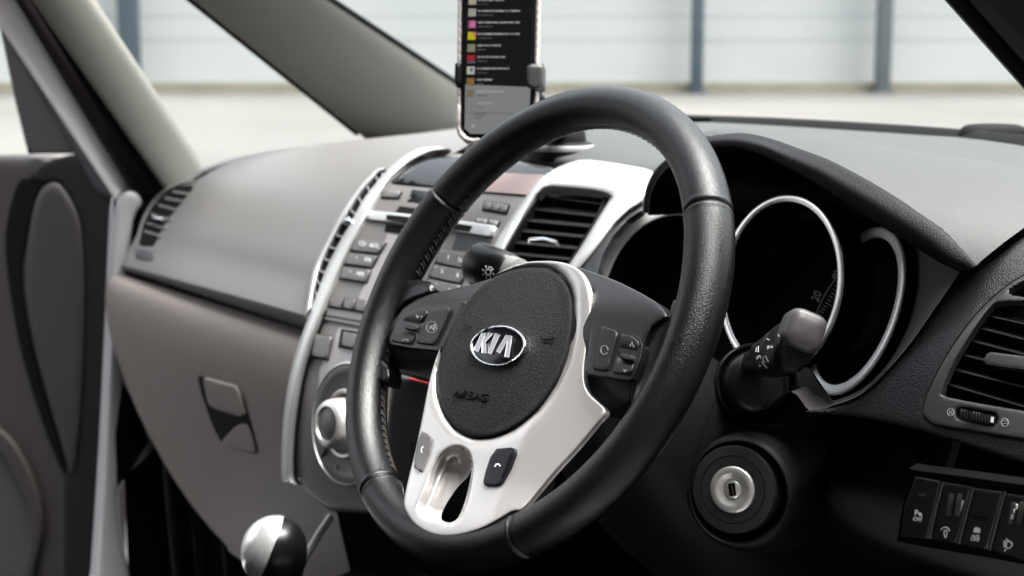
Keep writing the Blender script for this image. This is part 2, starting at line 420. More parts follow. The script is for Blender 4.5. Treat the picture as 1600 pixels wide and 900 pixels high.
for pxx, wpx, m_, lb in ((205, 30, POST, 'blue grey steel post framed by the small side window'), (1088, 19, POST, 'slim dark blue steel post seen just over the steering wheel'), (1378, 23, POSTL, 'wide grey green steel post near the slanting driver side pillar')):
    d = ray(pxx, 140); t = (WD-.35)/(d @ vd); P = CAM+d*t; w = wpx/FPX*t; z0 = gz(WD-.35)
    p = thing('steel_post', lb, 'post', (P[0], P[1], z0), group='steel posts along the wall')
    obj('shaft', box((P[0], P[1], z0+3.1), vr*w, vd*w*.8, np.array([0, 0, 6.2]), .01), m_, p)
    obj('foot_plate', box((P[0], P[1], z0+.015), vr*w*1.6, vd*w*1.4, np.array([0, 0, .03])), m_, p)
# ------------------------------------------------------------------ steering wheel frame
RK, ROT = rad(29), rad(3.2)
N = np.array([0, -cos(RK), sin(RK)]); U0 = np.array([1., 0, 0]); V0 = np.array([0, sin(RK), cos(RK)])
WX = cos(ROT)*U0+sin(ROT)*V0; WY = -sin(ROT)*U0+cos(ROT)*V0
def wl(x, y, z=0): return WX*x+WY*y+N*z
def loc(px, py, w=.01):
    d = ray(px, py); P = CAM+d*(((N*w-CAM) @ N)/(d @ N)); return P @ WX, P @ WY
WP = Plane((0, 0, 0), N)
MW = Matrix.Identity(4)
for i in range(3): MW[i][0], MW[i][1], MW[i][2] = WX[i], WY[i], N[i]
wheel = thing('steering_wheel', 'black leather steering wheel with silver centre trim and round airbag cover', 'steering wheel', mw=MW)
SEAMS = [rad(31.5), rad(148.5), rad(240), rad(300)]
def rim_pt(th, ph, extra=0):
    g = 0
    for s in SEAMS:
        d = (th-s+pi) % (2*pi)-pi; a = abs(d)*.174
        g += -.0011*math.exp(-(a/.0011)**2)+.0003*math.exp(-((a-.0032)/.0016)**2)
    th_b = sum(math.exp(-(((th-q+pi) % (2*pi)-pi)/.30)**2) for q in (rad(22), rad(158)))   # thumb rests
    a = .0158+.0005*th_b*(1 if cos(ph) > 0 else 2.4)+g; b = .0172+.0008*th_b+g
    R = .1738
    rr = R+(a+extra)*cos(ph)
    return wl(rr*cos(th), rr*sin(th), (b+extra)*sin(ph))
def angs():
    out = []; base = np.linspace(0, 2*pi, 241)[:-1]
    for t in base: out.append(t)
    for s in SEAMS:
        for k in np.linspace(-.045, .045, 25): out.append(s+k)
    return sorted(set(round(float(t % (2*pi)), 5) for t in out))
rim = obj('rim', grid([[rim_pt(t, 2*pi*k/40) for k in range(40)] for t in angs()], True, True), LEATHER, wheel)
st = []
def stitch(a0, a1, phi, step=.043):
    t = a0; jr = random.Random(int(a0*100))
    while t < a1:
        p = [rim_pt(t, phi-.16, .0002), rim_pt(t+.012, phi, .0012), rim_pt(t+.022, phi+.16, .0002)]
        q = [rim_pt(t+.005, phi+.20, .0002), rim_pt(t-.006, phi, .0009), rim_pt(t-.016, phi-.12, .0002)]
        st.append(tube(p, .00045, 6)); st.append(tube(q, .00036, 6)); t += step*jr.uniform(.9, 1.1)
for a0, a1 in ((rad(33), rad(147)), (rad(150), rad(172)), (rad(188), rad(238)), (rad(302), rad(352)), (rad(8), rad(30))): stitch(a0, a1, pi*1.07)
obj('stitching', join(*st), mat('thread', (.075, .063, .055), .7), rim)
# leather gussets where the rim flows into the spokes
def hub_h(px, py, hb=.012):
    x, y = loc(px, py); t = min(1, max(0, (-.115-y)/.045)); t = t*t*(3-2*t)
    return hb+(.0172-hb)*t-.32*max(0, abs(x)-.062)**1.15
gus = [
 sheet([(1052, 470), (1046, 490), (1034, 501), (1020, 510), (1011, 527), (1005, 552), (999, 578), (992, 604), (987, 628), (984, 662), (996, 650), (1022, 612), (1046, 568), (1062, 522), (1072, 470)], WP, .006, .012, r=8, rd=.004, sp=7, sm=2,
       prof=lambda a, b: -.004*max(0, min(1, (a-1000-(640-b)*.28)/40))),
 sheet([(672, 440), (680, 452), (668, 462), (648, 468), (628, 480), (612, 502), (602, 525), (596, 548), (598, 562), (610, 575), (606, 600), (588, 590), (580, 540), (596, 480), (630, 440)], WP, .003, .012, r=8, rd=.004, sp=7, sm=2),
 sheet([(612, 752), (628, 752), (634, 770), (634, 788), (640, 806), (662, 826), (690, 834), (720, 832), (750, 822), (780, 808), (800, 795), (816, 793), (835, 786), (838, 800), (800, 826), (740, 850), (690, 854), (640, 832), (610, 795)], WP, .004, .012, r=7, rd=.004, sp=7, sm=2)]
obj('spoke_leather', join(*gus), LEATHER_SMOOTH, wheel)
# dark hub behind the trim
obj('hub_back', lathe(wl(0, -.025, -.06), N, [(0, 0), (.058, 0), (.066, .01), (.068, .045), (.060, .058), (0, .060)], 48), VOID, wheel)
# spokes
def spoke_prof(yc, hw, h0):
    def f(px, py):
        x, y = loc(px, py); t = (y-yc(x))/hw
        return h0-.022*max(0, abs(t))**2.1
    return f
sr = sheet([(880, 414), (909, 419), (940, 430), (970, 442), (1000, 457), (1024, 471), (1038, 484), (1044, 494), (1032, 501), (1020, 509), (1011, 526), (1005, 548), (998, 576), (990, 604), (987, 630), (972, 640), (952, 646), (930, 640), (900, 610), (880, 560), (868, 480)],
           WP, 0, .012, r=5, rd=.002, sp=8, prof=spoke_prof(lambda x: .0+.02*(x-.08), .052, .0095))
so1 = obj('spoke_cover', sr, SPOKE, wheel)
sl = sheet([(673, 460), (700, 453), (740, 444), (768, 435), (780, 470), (720, 560), (690, 600), (668, 592), (640, 586), (612, 577), (600, 564), (597, 550), (602, 526), (614, 503), (630, 482), (650, 469)],
           WP, 0, .012, r=5, rd=.002, sp=8, prof=spoke_prof(lambda x: -.012, .047, .0075))
so2 = obj('spoke_cover', sl, SPOKE, wheel)
# silver trim with thumb opening
BEZ = [(840, 408), (860, 408), (878, 410), (896, 416), (909, 427), (919, 446), (924, 476), (923, 492), (919, 526), (914, 566), (913, 584), (915, 602), (924, 618), (948, 642), (935, 659), (901, 700), (867, 737), (840, 769), (816, 796), (800, 799), (773, 815), (747, 828), (717, 836.5), (691, 838), (669, 833), (648, 820), (635, 801), (631, 785), (637, 753), (648, 708), (659, 657), (670, 600), (680, 564), (692, 534), (708, 500), (728, 475), (746, 455), (770, 432), (800, 416), (820, 410)]
PADO = [(850, 419), (866, 425), (880, 437), (889, 452), (894, 472), (894, 500), (890, 530), (882, 562), (866, 600), (838, 640), (803, 668), (770, 681), (740, 682), (715, 670), (697, 648), (686, 618), (684, 585), (690, 550), (704, 515), (722, 483), (746, 453), (775, 432), (812, 420)]
SCO = [(712, 697), (731, 704), (738, 724), (737, 748), (731, 780), (720, 808), (707, 819), (685, 817), (667, 812), (655, 804), (652, 791), (663, 764), (676, 732), (690, 708)]
pc = np.array([789, 551])
big = [tuple(pc+(np.array(p)-pc)*1.022) for p in PADO]
def bez_prof(px, py):
    v = hub_h(px, py, .0125)
    d = dist(np.array([[px, py]]), [big])[0]
    return v-.0035*max(0, 1-d/16)**2
BE = sheet(cat(BEZ, 3, True), WP, 0, .0035, holes=[cat(big, 3, True), cat(SCO, 4, True)], r=4, rd=.0012, sp=7, prof=bez_prof)
bez = obj('centre_trim', BE, SILVER, wheel)
scl = cat(SCO, 4, True)
HOLE = [(737, 733), (731, 745), (717, 759), (706, 774), (697, 788), (690, 804), (691, 813), (700, 816.5), (708, 815), (717, 807), (727, 782), (734, 752)]
def scoop(px, py):
    d = dist(np.array([[px, py]]), [scl])[0]
    # floor falls away towards the open side
    t = min(1, d/20); x = (px-664)/70+(py-760)/260
    return hub_h(px, py)-.001-.011*(1-(1-t)**2)-.005*max(0, x)
obj('thumb_recess', sheet([tuple(np.array([697, 762])+(np.array(p)-[697, 762])*1.03) for p in SCO], WP, 0, 0, holes=[HOLE], sp=4, prof=scoop, sm=4, hsm=3), SILVER, bez)
obj('recess_back', sheet([(640, 690), (760, 690), (760, 830), (640, 830)], WP, -.020, .002, sp=30), VOID, wheel)
# airbag cover
def dome(px, py):
    x, y = loc(px, py); return .0125+.0065*(1-min(1, ((x-.002)/.058)**2+((y+.028)/.066)**2))
padm = obj('airbag_cover', sheet(PADO, WP, 0, .016, r=6, rd=.003, sp=6, prof=dome, sm=3), PAD, wheel)
EMB = [(736, 531.5), (746, 520), (762, 511), (782, 508), (800, 511), (814, 520), (821.5, 533), (819.5, 547), (807, 561.5), (789, 570.5), (771, 572), (752, 567), (739.5, 556), (734, 544)]
ec = np.array([777.7, 540])
EL = cat(EMB, 4, True); ELI = [tuple(ec+(np.array(p)-ec)*.89) for p in EL]
er = obj('emblem', sheet(EL, WP, .0215, .005, holes=[ELI], r=3, rd=.0014, sp=3), CHROME, wheel)
obj('emblem_field', sheet(ELI, WP, .0195, .001, sp=6, prof=lambda a, b: .0016*(1-(((a-777.7)/40)**2+((b-540)/29)**2))), GLOSS, er)
LETM = mat('emblem_letter_metal', (.30, .29, .31), .3, metal=.5)
def z5(pts, ox=700, oy=480, k=5.625): return [(ox+a/k, oy+b/k) for a, b in pts]
for q in ([(296, 222), (331, 226), (264, 392), (230, 376)], [(300, 292), (360, 226), (396, 231), (326, 306)], [(300, 292), (326, 300), (334, 404), (296, 400)],
          [(415, 228), (456, 241), (378, 412), (350, 402)], [(510, 245), (560, 252), (532, 440), (496, 436), (520, 300), (456, 404), (426, 388)]):
    l_ = obj('letter', sheet(z5(q), WP, .0219, .0008, sp=2.5), LETM, er); obj('letter_edge', stroke(z5(q), WP, .55, .0222, .0003, True), CHROME, er)
PADT = mat('pad_lettering', (.003, .003, .003), .7, spec=.1)
class Dome:
    def pt(s, x, y, h=0): return WP.pt(x, y, dome(x, y)+h)
    def nrm(s, P): return N
DM = Dome()
obj('lettering', text('AIRBAG', DM, (735, 618), (15.5, 2.3), (5, -19), 1, .0004, .0006, .015), PADT, padm)
hl = [stroke(p, DM, 1.3, .0003, .0006) for p in ([(722, 517), (728, 505)], [(726, 514), (734, 516), (737, 510), (730, 511)], [(846, 526), (850, 536), (858, 534), (862, 538)], [(846, 530), (858, 530), (866, 526), (862, 540)])]
obj('horn_symbol', join(*hl[:2]), PADT, padm); obj('horn_symbol', join(*hl[2:]), PADT, padm)
# switches on the spokes
fr = sheet([(925, 495), (952, 504), (984, 518), (999, 526), (1005, 539), (1000, 564), (989, 591), (982, 595), (914, 584)], WP, .0095, .004, r=2, rd=.0008, sp=8, prof=lambda a, b: -.0002*0)
f1 = obj('switch_panel', fr, SPOKE, wheel); tag(f1, 'cruise control switches on the spoke nearest the camera')
obj('push_button', sheet([(940, 509), (961, 516), (965, 521), (949, 579), (927, 577)], WP, .0115, .002, r=2, rd=.001, sp=6), BUTTON, f1)
ck = [(944+5.6*cos(t), 547+7*sin(t)) for t in np.linspace(.5, 2*pi+.0, 16)]
obj('switch_symbol', join(stroke(ck, WP, 1.1, .0119), stroke([(984, 541), (987, 535), (990, 542)], WP, 1.5, .0124), stroke([(974, 577), (976, 581), (980, 577)], WP, 1.5, .0124)), SYMB, f1)
obj('rocker_switch', sheet([(972, 521), (988, 525), (998, 534), (997, 552), (987, 580), (982, 585), (957, 582), (966, 545)], WP, .0118, .002, r=3, rd=.001, sp=5, prof=lambda a, b: -.0035*math.exp(-((b-(553+(a-975)*.2))/13)**2)*(1 if a > 966 else .4)), BUTTON, f1)
obj('switch_nub', sheet([(970, 552), (989, 556), (988, 564), (969, 560)], WP, .0135, .006, r=2, rd=.001, sp=4), BUTTON, f1)
fl = sheet([(608, 538), (610, 526), (620, 503), (633, 489), (649, 481), (690, 476), (730, 470), (700, 528), (690, 549), (640, 544)], WP, .0082, .004, r=2, rd=.0008, sp=8)
f2 = obj('switch_panel', fl, SPOKE, wheel); tag(f2, 'volume and mute switches on the far spoke')
obj('rocker_switch', sheet([(611, 533), (617, 518), (631, 497), (648, 486), (666, 483), (668, 488), (655, 512), (641, 538), (620, 535)], WP, .0105, .002, r=3, rd=.001, sp=5, prof=lambda a, b: -.0035*math.exp(-((b-(511+(a-640)*.2))/12)**2)), BUTTON, f2)
obj('switch_nub', sheet([(634, 506), (654, 509), (652, 517), (633, 514)], WP, .012, .006, r=2, rd=.001, sp=4), BUTTON, f2)
obj('push_button', sheet([(672, 484), (702, 480), (704, 484), (692, 512), (679, 539), (651, 536), (655, 520)], WP, .0105, .002, r=2, rd=.001, sp=6), BUTTON, f2)
ck = [(674+8*cos(t), 511+9*sin(t)) for t in np.linspace(0, 2*pi, 20)]
obj('switch_symbol', join(stroke(ck, WP, .8, .0107), stroke([(671, 514), (675, 509), (679, 507), (677, 515)], WP, 1.6, .0108), stroke([(671, 509), (678, 516)], WP, 1, .0109),
     stroke([(650, 492), (652, 497), (655, 493)], WP, 1.4, .0109), stroke([(657, 497), (660, 493)], WP, 1.2, .0109), stroke([(629, 532), (634, 530), (638, 533)], WP, 1.4, .0109)), SYMB, f2)
pb1 = obj('phone_button', sheet([(659, 673), (668, 677), (675, 685), (671, 705), (660, 736), (656, 737), (647, 730), (648, 716), (653, 690)], WP, .0142, .004, r=2, rd=.0008, sp=5, prof=lambda a, b: hub_h(a, b)-.012), mat('grey_phone_button', (.10, .093, .095), .45, metal=.2), wheel); tag(pb1, 'grey phone button on the silver trim')
obj('phone_symbol', stroke([(662, 698), (659, 700), (658, 706), (660, 708)], MeshSurf(pb1), 1.5, .0003, .0003), LETTER, pb1)
pb2 = obj('phone_button', sheet([(776, 701), (798, 699), (805, 701), (806, 708), (797, 732), (785, 753), (777, 758), (757, 758), (755, 752), (759, 735), (766, 714)], WP, .0150, .004, r=2, rd=.0008, sp=5, prof=lambda a, b: hub_h(a, b)-.012), mat('black_phone_button', (.0035, .003, .005), .4, spec=.3), wheel); tag(pb2, 'black phone button on the silver trim')
obj('phone_symbol', stroke([(773, 730), (775, 726), (779, 725.5), (782, 729)], MeshSurf(pb2), 2, .0003, .0003), LETTER, pb2)
obj('button_ridge', sheet([(797, 708), (801, 708), (786, 747), (782, 747)], WP, .0140, .002, r=1, rd=.0005, sp=5, prof=lambda a, b: hub_h(a, b)-.0105), PANEL, pb2)
# ------------------------------------------------------------------ steering column with stalks and ignition
col = thing('steering_column', 'dark plastic steering column shroud behind the wheel with two stalks and a key lock', 'steering column', wl(0, 0, -.2))
def sect(s, a, b, sh, n=32, pw=2.6):
    r = []
    for k in range(n):
        t = 2*pi*k/n; c, q = cos(t), sin(t)
        x = a*math.copysign(abs(c)**(2/pw), c); y = b*math.copysign(abs(q)**(2/pw), q)
        r.append(U0*x+V0*(y+sh)-N*s)
    return r
obj('shroud', patch([sect(.045, .02, .02, 0), sect(.046, .05, .045, -.005), sect(.07, .066, .056, -.012), sect(.12, .076, .066, -.022), sect(.18, .08, .078, -.036), sect(.26, .082, .085, -.05), sect(.36, .085, .09, -.06)], 1, 5, True), DARK, col)
KP = onX(1145, 765, .106); view = nz(CAM-KP)
kn = nz([sin(rad(24)), -cos(rad(24)), .20])
bo = obj('lock_housing', join(lathe(KP+nz(np.cross([0, 0, 1.], kn))*.0035-np.array([0, 0, .002])-kn*.001, kn, [(.050, -.09), (.048, -.05), (.045, -.02), (.0425, -.006), (.0405, -.001), (.0385, .0), (.0365, -.003), (.0345, -.012), (.033, -.013)], 64)), DARK, col)
ig = obj('ignition_lock', lathe(KP, kn, [(.0325, -.03), (.0325, -.002), (.0318, -.0005), (.0252, .0004), (.0248, -.0008), (.0244, .0004), (.0176, .0006), (.0174, -.001), (0, -.001)], 64), mat('lock_surround', (.017, .016, .017), .45, bump=('noise', 1500, .15, .0002)), bo and col)
lb = obj('lock_barrel', lathe(KP, kn, [(.0172, -.004), (.0172, .0014), (.0166, .0020), (.0130, .0026), (.0118, .0022), (.0088, .0006), (.0072, .0004), (.0070, -.0010), (.0066, .0006), (.0062, .0010), (0, .0011)], 64), BRUSHED, col)
kx = nz(np.cross([0, 0, 1.], kn)); ky = np.cross(kn, kx)
ka = nz(ky*cos(rad(14))+kx*-sin(rad(14))); kb = np.cross(kn, ka)
obj('key_slot', box(KP+kn*.0008, kb*.0052, ka*.0094, kn*.0016), VOID, lb)
obj('slot_plate', box(KP+kn*.0011-kb*.0004, kb*.0010, ka*.0066, kn*.0014), mat('brass', (.55, .38, .16), .3, metal=1), lb)
SHS = MeshSurf([o for o in col.children if o.name.startswith('shroud')][0])
obj('shroud_joint', stroke(cat([(1141, 562), (1128, 600), (1108, 650), (1090, 700), (1078, 745)], 4), SHS, 1.2, .0002, .0002), VOID, col)
# wiper stalk
B0 = onX(1176, 569, .095); B1 = WP.pt(1251, 530, -.060); BB = onX(1187, 597, .100); sdv = nz(B1-B0); L = float(np.linalg.norm(B1-B0))
obj('stalk_boot', lathe(BB-sdv*.012, nz(sdv+.35*np.array([.3, -.8, 0])), [(.031, -.03), (.031, .0), (.0295, .003), (.0275, .001), (.0265, -.003), (.0250, .004), (.0215, .011), (.017, .013), (0, .014)], 48), mat('glossy_boot', (.004, .004, .0045), .3, spec=.35), col)
sa = nz(np.cross(sdv, V0)); sb = np.cross(sa, sdv)
if sb @ UP < 0: sb = -sb
def stalk(P, d, a, b, prof, n=36, pw=.85):
    rows = []
    for q in prof:
        s_, ra = q[0], q[1]; rb = q[2] if len(q) > 2 else ra; sh = q[3] if len(q) > 3 else 0
        rows.append([P+d*s_+a*ra*math.copysign(abs(cos(2*pi*k/n))**pw, cos(2*pi*k/n))+b*(sh+rb*math.copysign(abs(sin(2*pi*k/n))**pw, sin(2*pi*k/n))) for k in range(n)])
    return grid(rows, True)
STK = mat('stalk_black', (.0018, .0018, .0022), .32, spec=.25, bump=('noise', 2500, .06, .0002))
ws = obj('wiper_stalk', stalk(B0, sdv, sa, sb, [(-.01, .0075), (L*.02, .0078), (L*.04, .0095, .0095), (L*.20, .0105, .0115), (L*.21, .0098, .0108), (L*.23, .0098, .0108), (L*.24, .0115, .0130), (L*.46, .0122, .0160, -.001), (L*.465, .0114, .0150, -.001), (L*.485, .0114, .0150, -.001), (L*.49, .0126, .0172, -.001), (L*.62, .0128, .0182, -.001), (L*.625, .0121, .0172, -.001), (L*.64, .0121, .0172, -.001), (L*.645, .0132, .0192, -.001), (L*.90, .0134, .0207, -.0015), (L*.98, .0128, .0205, -.0015), (L*1.0, .0105, .0165, -.0015), (L*1.001, 0, 0, -.001)]), STK, col)
obj('stalk_end_cap', stalk(B0, sdv, sa, sb, [(L*.90, .0138, .0136, .0062), (L*1.0, .0136, .0134, .0062), (L*1.03, .0128, .0128, .0062), (L*1.05, .0110, .0110, .0062), (L*1.06, .006, .006, .0062), (L*1.062, 0, 0, .0062)], pw=.55), mat('stalk_cap', (.05, .046, .046), .38, var=.03), ws)
WS = MeshSurf(ws)
WSM = [stroke(p, WS, w_, .0003, .0003, c) for p, w_, c in (
   ([(1218, 512), (1224, 511), (1222, 523), (1217, 523)], 1.2, True), ([(1217, 523), (1217, 526)], 1, False), ([(1198, 529), (1203, 532)], 1.2, False),
   ([(1187, 555), (1192, 567), (1199, 575)], 1, False), ([(1192, 558), (1196, 556), (1201, 565), (1194, 566)], .9, True), ([(1182, 543), (1185, 541), (1185, 550), (1181, 550)], .9, True))]
WSM += [text(t, WS, p, (7, 1.5), (1.5, -8), 1, .0003, .0003) for t, p in (('0', (1200.5, 543)), ('0', (1184, 559)), ('v', (1188, 571)), ('a', (1206, 541)))]
obj('stalk_marking', join(*WSM), LETTER, ws)
# light stalk
L0 = WP.pt(850, 440, -.075); L1 = WP.pt(743, 412, -.062); ldv = nz(L1-L0); LL = float(np.linalg.norm(L1-L0))
la = nz(np.cross(ldv, V0)); lbv = np.cross(la, ldv)
ls = obj('light_stalk', stalk(L0, ldv, la, lbv, [(-.03, .008), (LL*.35, .0095), (LL*.44, .0105), (LL*.46, .0135), (LL*.5, .0160), (LL*.92, .0190), (LL*.99, .0165), (LL*1.02, .010), (LL*1.025, 0)]), STK, col)
obj('stalk_collar', stalk(L0, ldv, la, lbv, [(LL*.34, .0100), (LL*.36, .0135), (LL*.49, .0142), (LL*.5, .0138)]), mat('grey_collar', (.16, .16, .15), .4), ls)
LS = MeshSurf(ls)
LSM = [stroke([(763+4.2*cos(t), 425+4.6*sin(t)) for t in np.linspace(0, 2*pi, 17)[:-1]], LS, 1.3, .0003, .0003, True), stroke([(764, 417), (769, 418), (768, 422), (763.5, 421)], LS, 1.2, .0003, .0003, True)]
for k in range(8):
    t = k*pi/4+.35
    if k != 6: LSM.append(stroke([(763+7*cos(t), 425+7.4*sin(t)), (763+10*cos(t), 425+10.6*sin(t))], LS, 1.3, .0003, .0003))
obj('stalk_marking', join(*LSM), LETTER, ls)
# ------------------------------------------------------------------ dashboard
dash = thing('dashboard', 'grey plastic dashboard with silver trimmed centre console, air vents and black glovebox seam', 'dashboard', (-.36, .3, -.43))
PA = [(.70, .068), (.54, .056), (.40, .049), (.30, .036), (.235, .010), (.192, -.030), (.168, -.066), (.150, -.094), (.149, -.101), (.158, -.109), (.166, -.113)]
PB = [(.70, .100), (.52, .104), (.39, .100), (.30, .080), (.226, .038), (.166, -.028), (.146, -.060), (.127, -.084), (.125, -.091), (.137, -.106), (.147, -.115)]
PS = Poly(PA, PB, -1.05, -.55)
def ps_row(X, dY=0, dz=0, sc=1):
    t = (X+1.05)/.5; out = []
    for a, b in zip(PA, PB):
        y = a[0]*(1-t)+b[0]*t; z = a[1]*(1-t)+b[1]*t
        bulge = .004*sin(pi*min(1, max(0, t)))
        out.append((X, y-bulge+dY, z+bulge*.5+dz))
    return out
rows = [ps_row(-1.118, .05, -.03), ps_row(-1.112, .02, -.014), ps_row(-1.095, .004, -.003)]+[ps_row(x) for x in (-1.06, -.96, -.86, -.76, -.66, -.58, -.52, -.50)]
obj('passenger_pad', patch(rows, 6, 5), DASH, dash)
def top_row(X, P): return [(X, y, z) for y, z in P]
T0 = [(.76, .085), (.70, .098), (.52, .102), (.42, .1015), (.35, .0945), (.315, .086), (.30, .078), (.31, .05)]
T1 = [(.76, .085), (.70, .098), (.52, .100), (.42, .099), (.35, .094), (.30, .088), (.28, .076), (.30, .05)]
T2 = [(.76, .08), (.68, .092), (.52, .095), (.42, .094), (.37, .092), (.34, .088), (.32, .07), (.33, .05)]
T3 = [(.70, .07), (.60, .082), (.50, .088), (.42, .090), (.37, .090), (.34, .086), (.32, .07), (.33, .05)]
obj('top_pad', patch([top_row(-.515, T0), top_row(-.45, T0), top_row(-.33, T0), top_row(-.2, T1), top_row(-.1, T1), top_row(.1, T2), top_row(.3, T3), top_row(.46, T3)], 6, 5), DASHL, dash)
# glovebox and lower panel
def lowpt(z, X):
    prof = [(-.112, .150), (-.118, .136), (-.135, .128), (-.17, .124), (-.21, .127), (-.27, .137), (-.33, .150), (-.40, .167), (-.47, .19)]
    zs = [p[0] for p in prof][::-1]; ys = [p[1] for p in prof][::-1]
    return (X, float(np.interp(z, zs, ys))-.02*(X+1.05)*.9, z)
LZ = [-.112, -.118, -.135, -.165, -.20, -.24, -.28, -.32, -.36, -.40, -.43]
def xl(z): return float(np.interp(z, [-.45, -.42, -.38, -.33, -.27, -.2, -.13, -.11], [-.80, -.89, -.965, -1.015, -1.055, -1.085, -1.105, -1.105]))
rws = []
for z in LZ:
    x0 = xl(z); r0 = []
    p = lowpt(z, x0)
    r0 += [(x0-.004, p[1]+.10, z+.01), (x0-.006, p[1]+.03, z+.003), (x0, p[1]+.006, z)]
    for k in range(1, 11):
        X = x0+(-.50-x0)*k/10; r0.append(lowpt(z, X))
    rws.append(r0)
rws.append([(p[0], p[1]+.02, p[2]-.012) for p in rws[-1]]); rws.append([(p[0], p[1]+.16, p[2]-.01) for p in rws[-2]])
glb = obj('glovebox', patch(rws, 3, 4), GLOVE, dash)
class Low:
    def pt(s, x, y, h=0):
        Y = .14
        for _ in range(6):
            P = onY(x, y, Y); Y = lowpt(P[2], P[0])[1]-h
        return onY(x, y, Y)
    def nrm(s, P): return np.array([-.03, -.99, -.06])
LW = Low()
obj('handle_recess_shade', sheet(cat([(309, 592), (314, 588), (330, 592), (366, 602), (374, 610), (384, 640), (392, 664), (401, 700), (398, 709), (372, 703), (350, 694), (336, 674), (320, 632)], 2, True), LW, .0010, .0, sp=6), VOID, glb)  # flat dark sheet that paints the shadow inside the handle recess
obj('recess_floor', sheet(cat([(346, 690), (358, 676), (371, 664), (384, 662), (391, 670), (400, 700), (397, 708), (372, 703), (352, 696)], 2, True), LW, .0022, .003, r=6, rd=.002, sp=5), GLOVE, glb)
obj('handle', sheet(cat([(318, 593), (324, 591), (345, 597), (364, 602), (371, 610), (377, 632), (380, 650), (352, 644), (328, 634), (322, 616)], 3, True), LW, .0045, .007, r=6, rd=.0014, sp=5), GLOVE, glb)
# dark gap under the pad
obj('shut_line', patch([[(x, y+.012, z) for x, y, z in [lowpt(-.114, X) for X in np.linspace(-1.10, -.5, 8)]], [(x, y+.006, z) for x, y, z in [lowpt(-.118, X) for X in np.linspace(-1.10, -.5, 8)]]], 2, 2), VOID, dash)
# passenger end vent
def vent_bars(surf, c0, c1, n, w, h, thick, m, par, name='vane', skew=(0, 0)):
    pass
pv = obj('air_vent', sheet([(303, 288), (302, 296), (288, 318), (272, 345), (256, 378), (249, 388), (222, 385), (217, 381), (224, 350), (236, 325), (255, 303), (280, 291)], PS, .0015, .004, r=2, rd=.001, sp=6), VOID, dash); tag(pv, 'small curved air vent at the far passenger end')
lbx = [(247, 317), (236, 331), (229, 345), (225, 359), (222, 372)]; rbx = [(290, 320), (280, 336), (270, 352), (263, 367), (256, 381)]
for (a, b), (c, d) in [((270, 299), (293, 303)), ((258, 309), (284, 315)), ((247, 320), (276, 329)), ((237, 334), (267, 344)), ((230, 348), (259, 358)), ((226, 361), (252, 370))]:
    obj('vane', sheet([(a, b-1.5), (c, d-2.5), (c, d+1.5), (a, b+2)], PS, .0030, .004, r=1, rd=.0003, sp=8), DASH, pv)
obj('vane_tab', sheet([(237, 333), (252, 334), (256, 339), (252, 343), (238, 341)], PS, .009, .006, r=2, rd=.001, sp=4), CHROME, pv)
obj('vent_frame', stroke(cat([(306, 284), (304, 297), (290, 320), (274, 347), (258, 380), (251, 391), (240, 391), (213, 386), (214, 376), (221, 348), (233, 323), (252, 301), (280, 286)], 4, True), PS, 3, .0022, .003, True), DASH, pv)
obj('end_switch', sheet([(216, 391), (236, 395), (242, 402), (238, 409), (214, 404), (211, 398)], PS, .0025, .003, r=2, rd=.001, sp=5), DASHB, dash)
sw_l = stroke([(220, 396), (233, 399), (232, 404), (219, 401)], PS, 2, .0032, .001, True); obj('switch_symbol', sw_l, mat('dark_print', (.02, .02, .02), .5), dash)
obj('pad_lettering', text('AIRBAG', PS, (271, 409), (5.5, .9), (0, -9), 1, .0012, .001), mat('dark_emboss', (.06, .055, .055), .6), dash)
obj('defroster_slot', sheet([(300, 281), (318, 268), (345, 258), (372, 255), (352, 263), (330, 272), (316, 283)], PS, .001, .001, sp=6), VOID, dash)
# centre console
SA = [(.47, .103), (.37, .100), (.305, .086), (.258, .070), (.219, .046), (.187, .014), (.160, -.026), (.134, -.065), (.112, -.103), (.098, -.14), (.089, -.182), (.083, -.25), (.088, -.29), (.125, -.33), (.22, -.36)]
SB = [(y+.020, z) for y, z in SA]
CS = Poly(SA, SB, -.53, -.19)
def px(*a): return list(a)
stack_out = [(700, 233), (740, 247), (800, 250), (862, 262), (868, 266), (846, 284), (812, 332), (780, 388), (768, 430), (764, 455), (700, 500), (660, 540), (618, 580), (606, 640), (600, 806), (575, 802), (540, 800), (515, 798), (490, 780), (466, 757), (456, 740), (452, 700), (458, 640), (474, 560), (500, 470), (540, 385), (580, 318), (620, 278), (660, 250)]
stk = obj('centre_panel', sheet(stack_out, CS, -.002, .02, r=10, rd=.004, sp=14), STACK, dash)
trim_o = [(684, 229), (655, 232), (628, 246), (604, 266), (586, 288), (567, 313), (548, 348), (528, 383), (509, 422), (495, 461), (480, 500), (464, 545), (452, 590), (444, 640), (440, 690), (439, 745), (446, 754), (461, 757)]
trim_i = [(704, 233), (676, 238), (648, 249), (626, 264), (606, 284), (588, 312), (571, 344), (551, 383), (528, 430), (505, 484), (495, 510), (482, 545), (470, 590), (462, 640), (457, 690), (456, 738), (459, 752), (464, 757)]
def ribbon(O, I, surf, h, rise, n=6, drop=.006):
    O, I = cat(O, 4), cat(I, 4); rows = []
    for o_, i_ in zip(O, I):
        r = []
        for k in range(n+1):
            t = k/n; q = o_*(1-t)+i_*t; e = 1-abs(2*t-1)**3; r.append(surf.pt(q[0], q[1], h+rise*e))
        r = [r[0]-surf.nrm(r[0])*drop]+r+[r[-1]-surf.nrm(r[-1])*drop]; rows.append(r)
    return finish(grid(rows), 60)
tl = obj('silver_trim', ribbon(trim_o, trim_i, CS, .002, .005), SILVER2, dash)
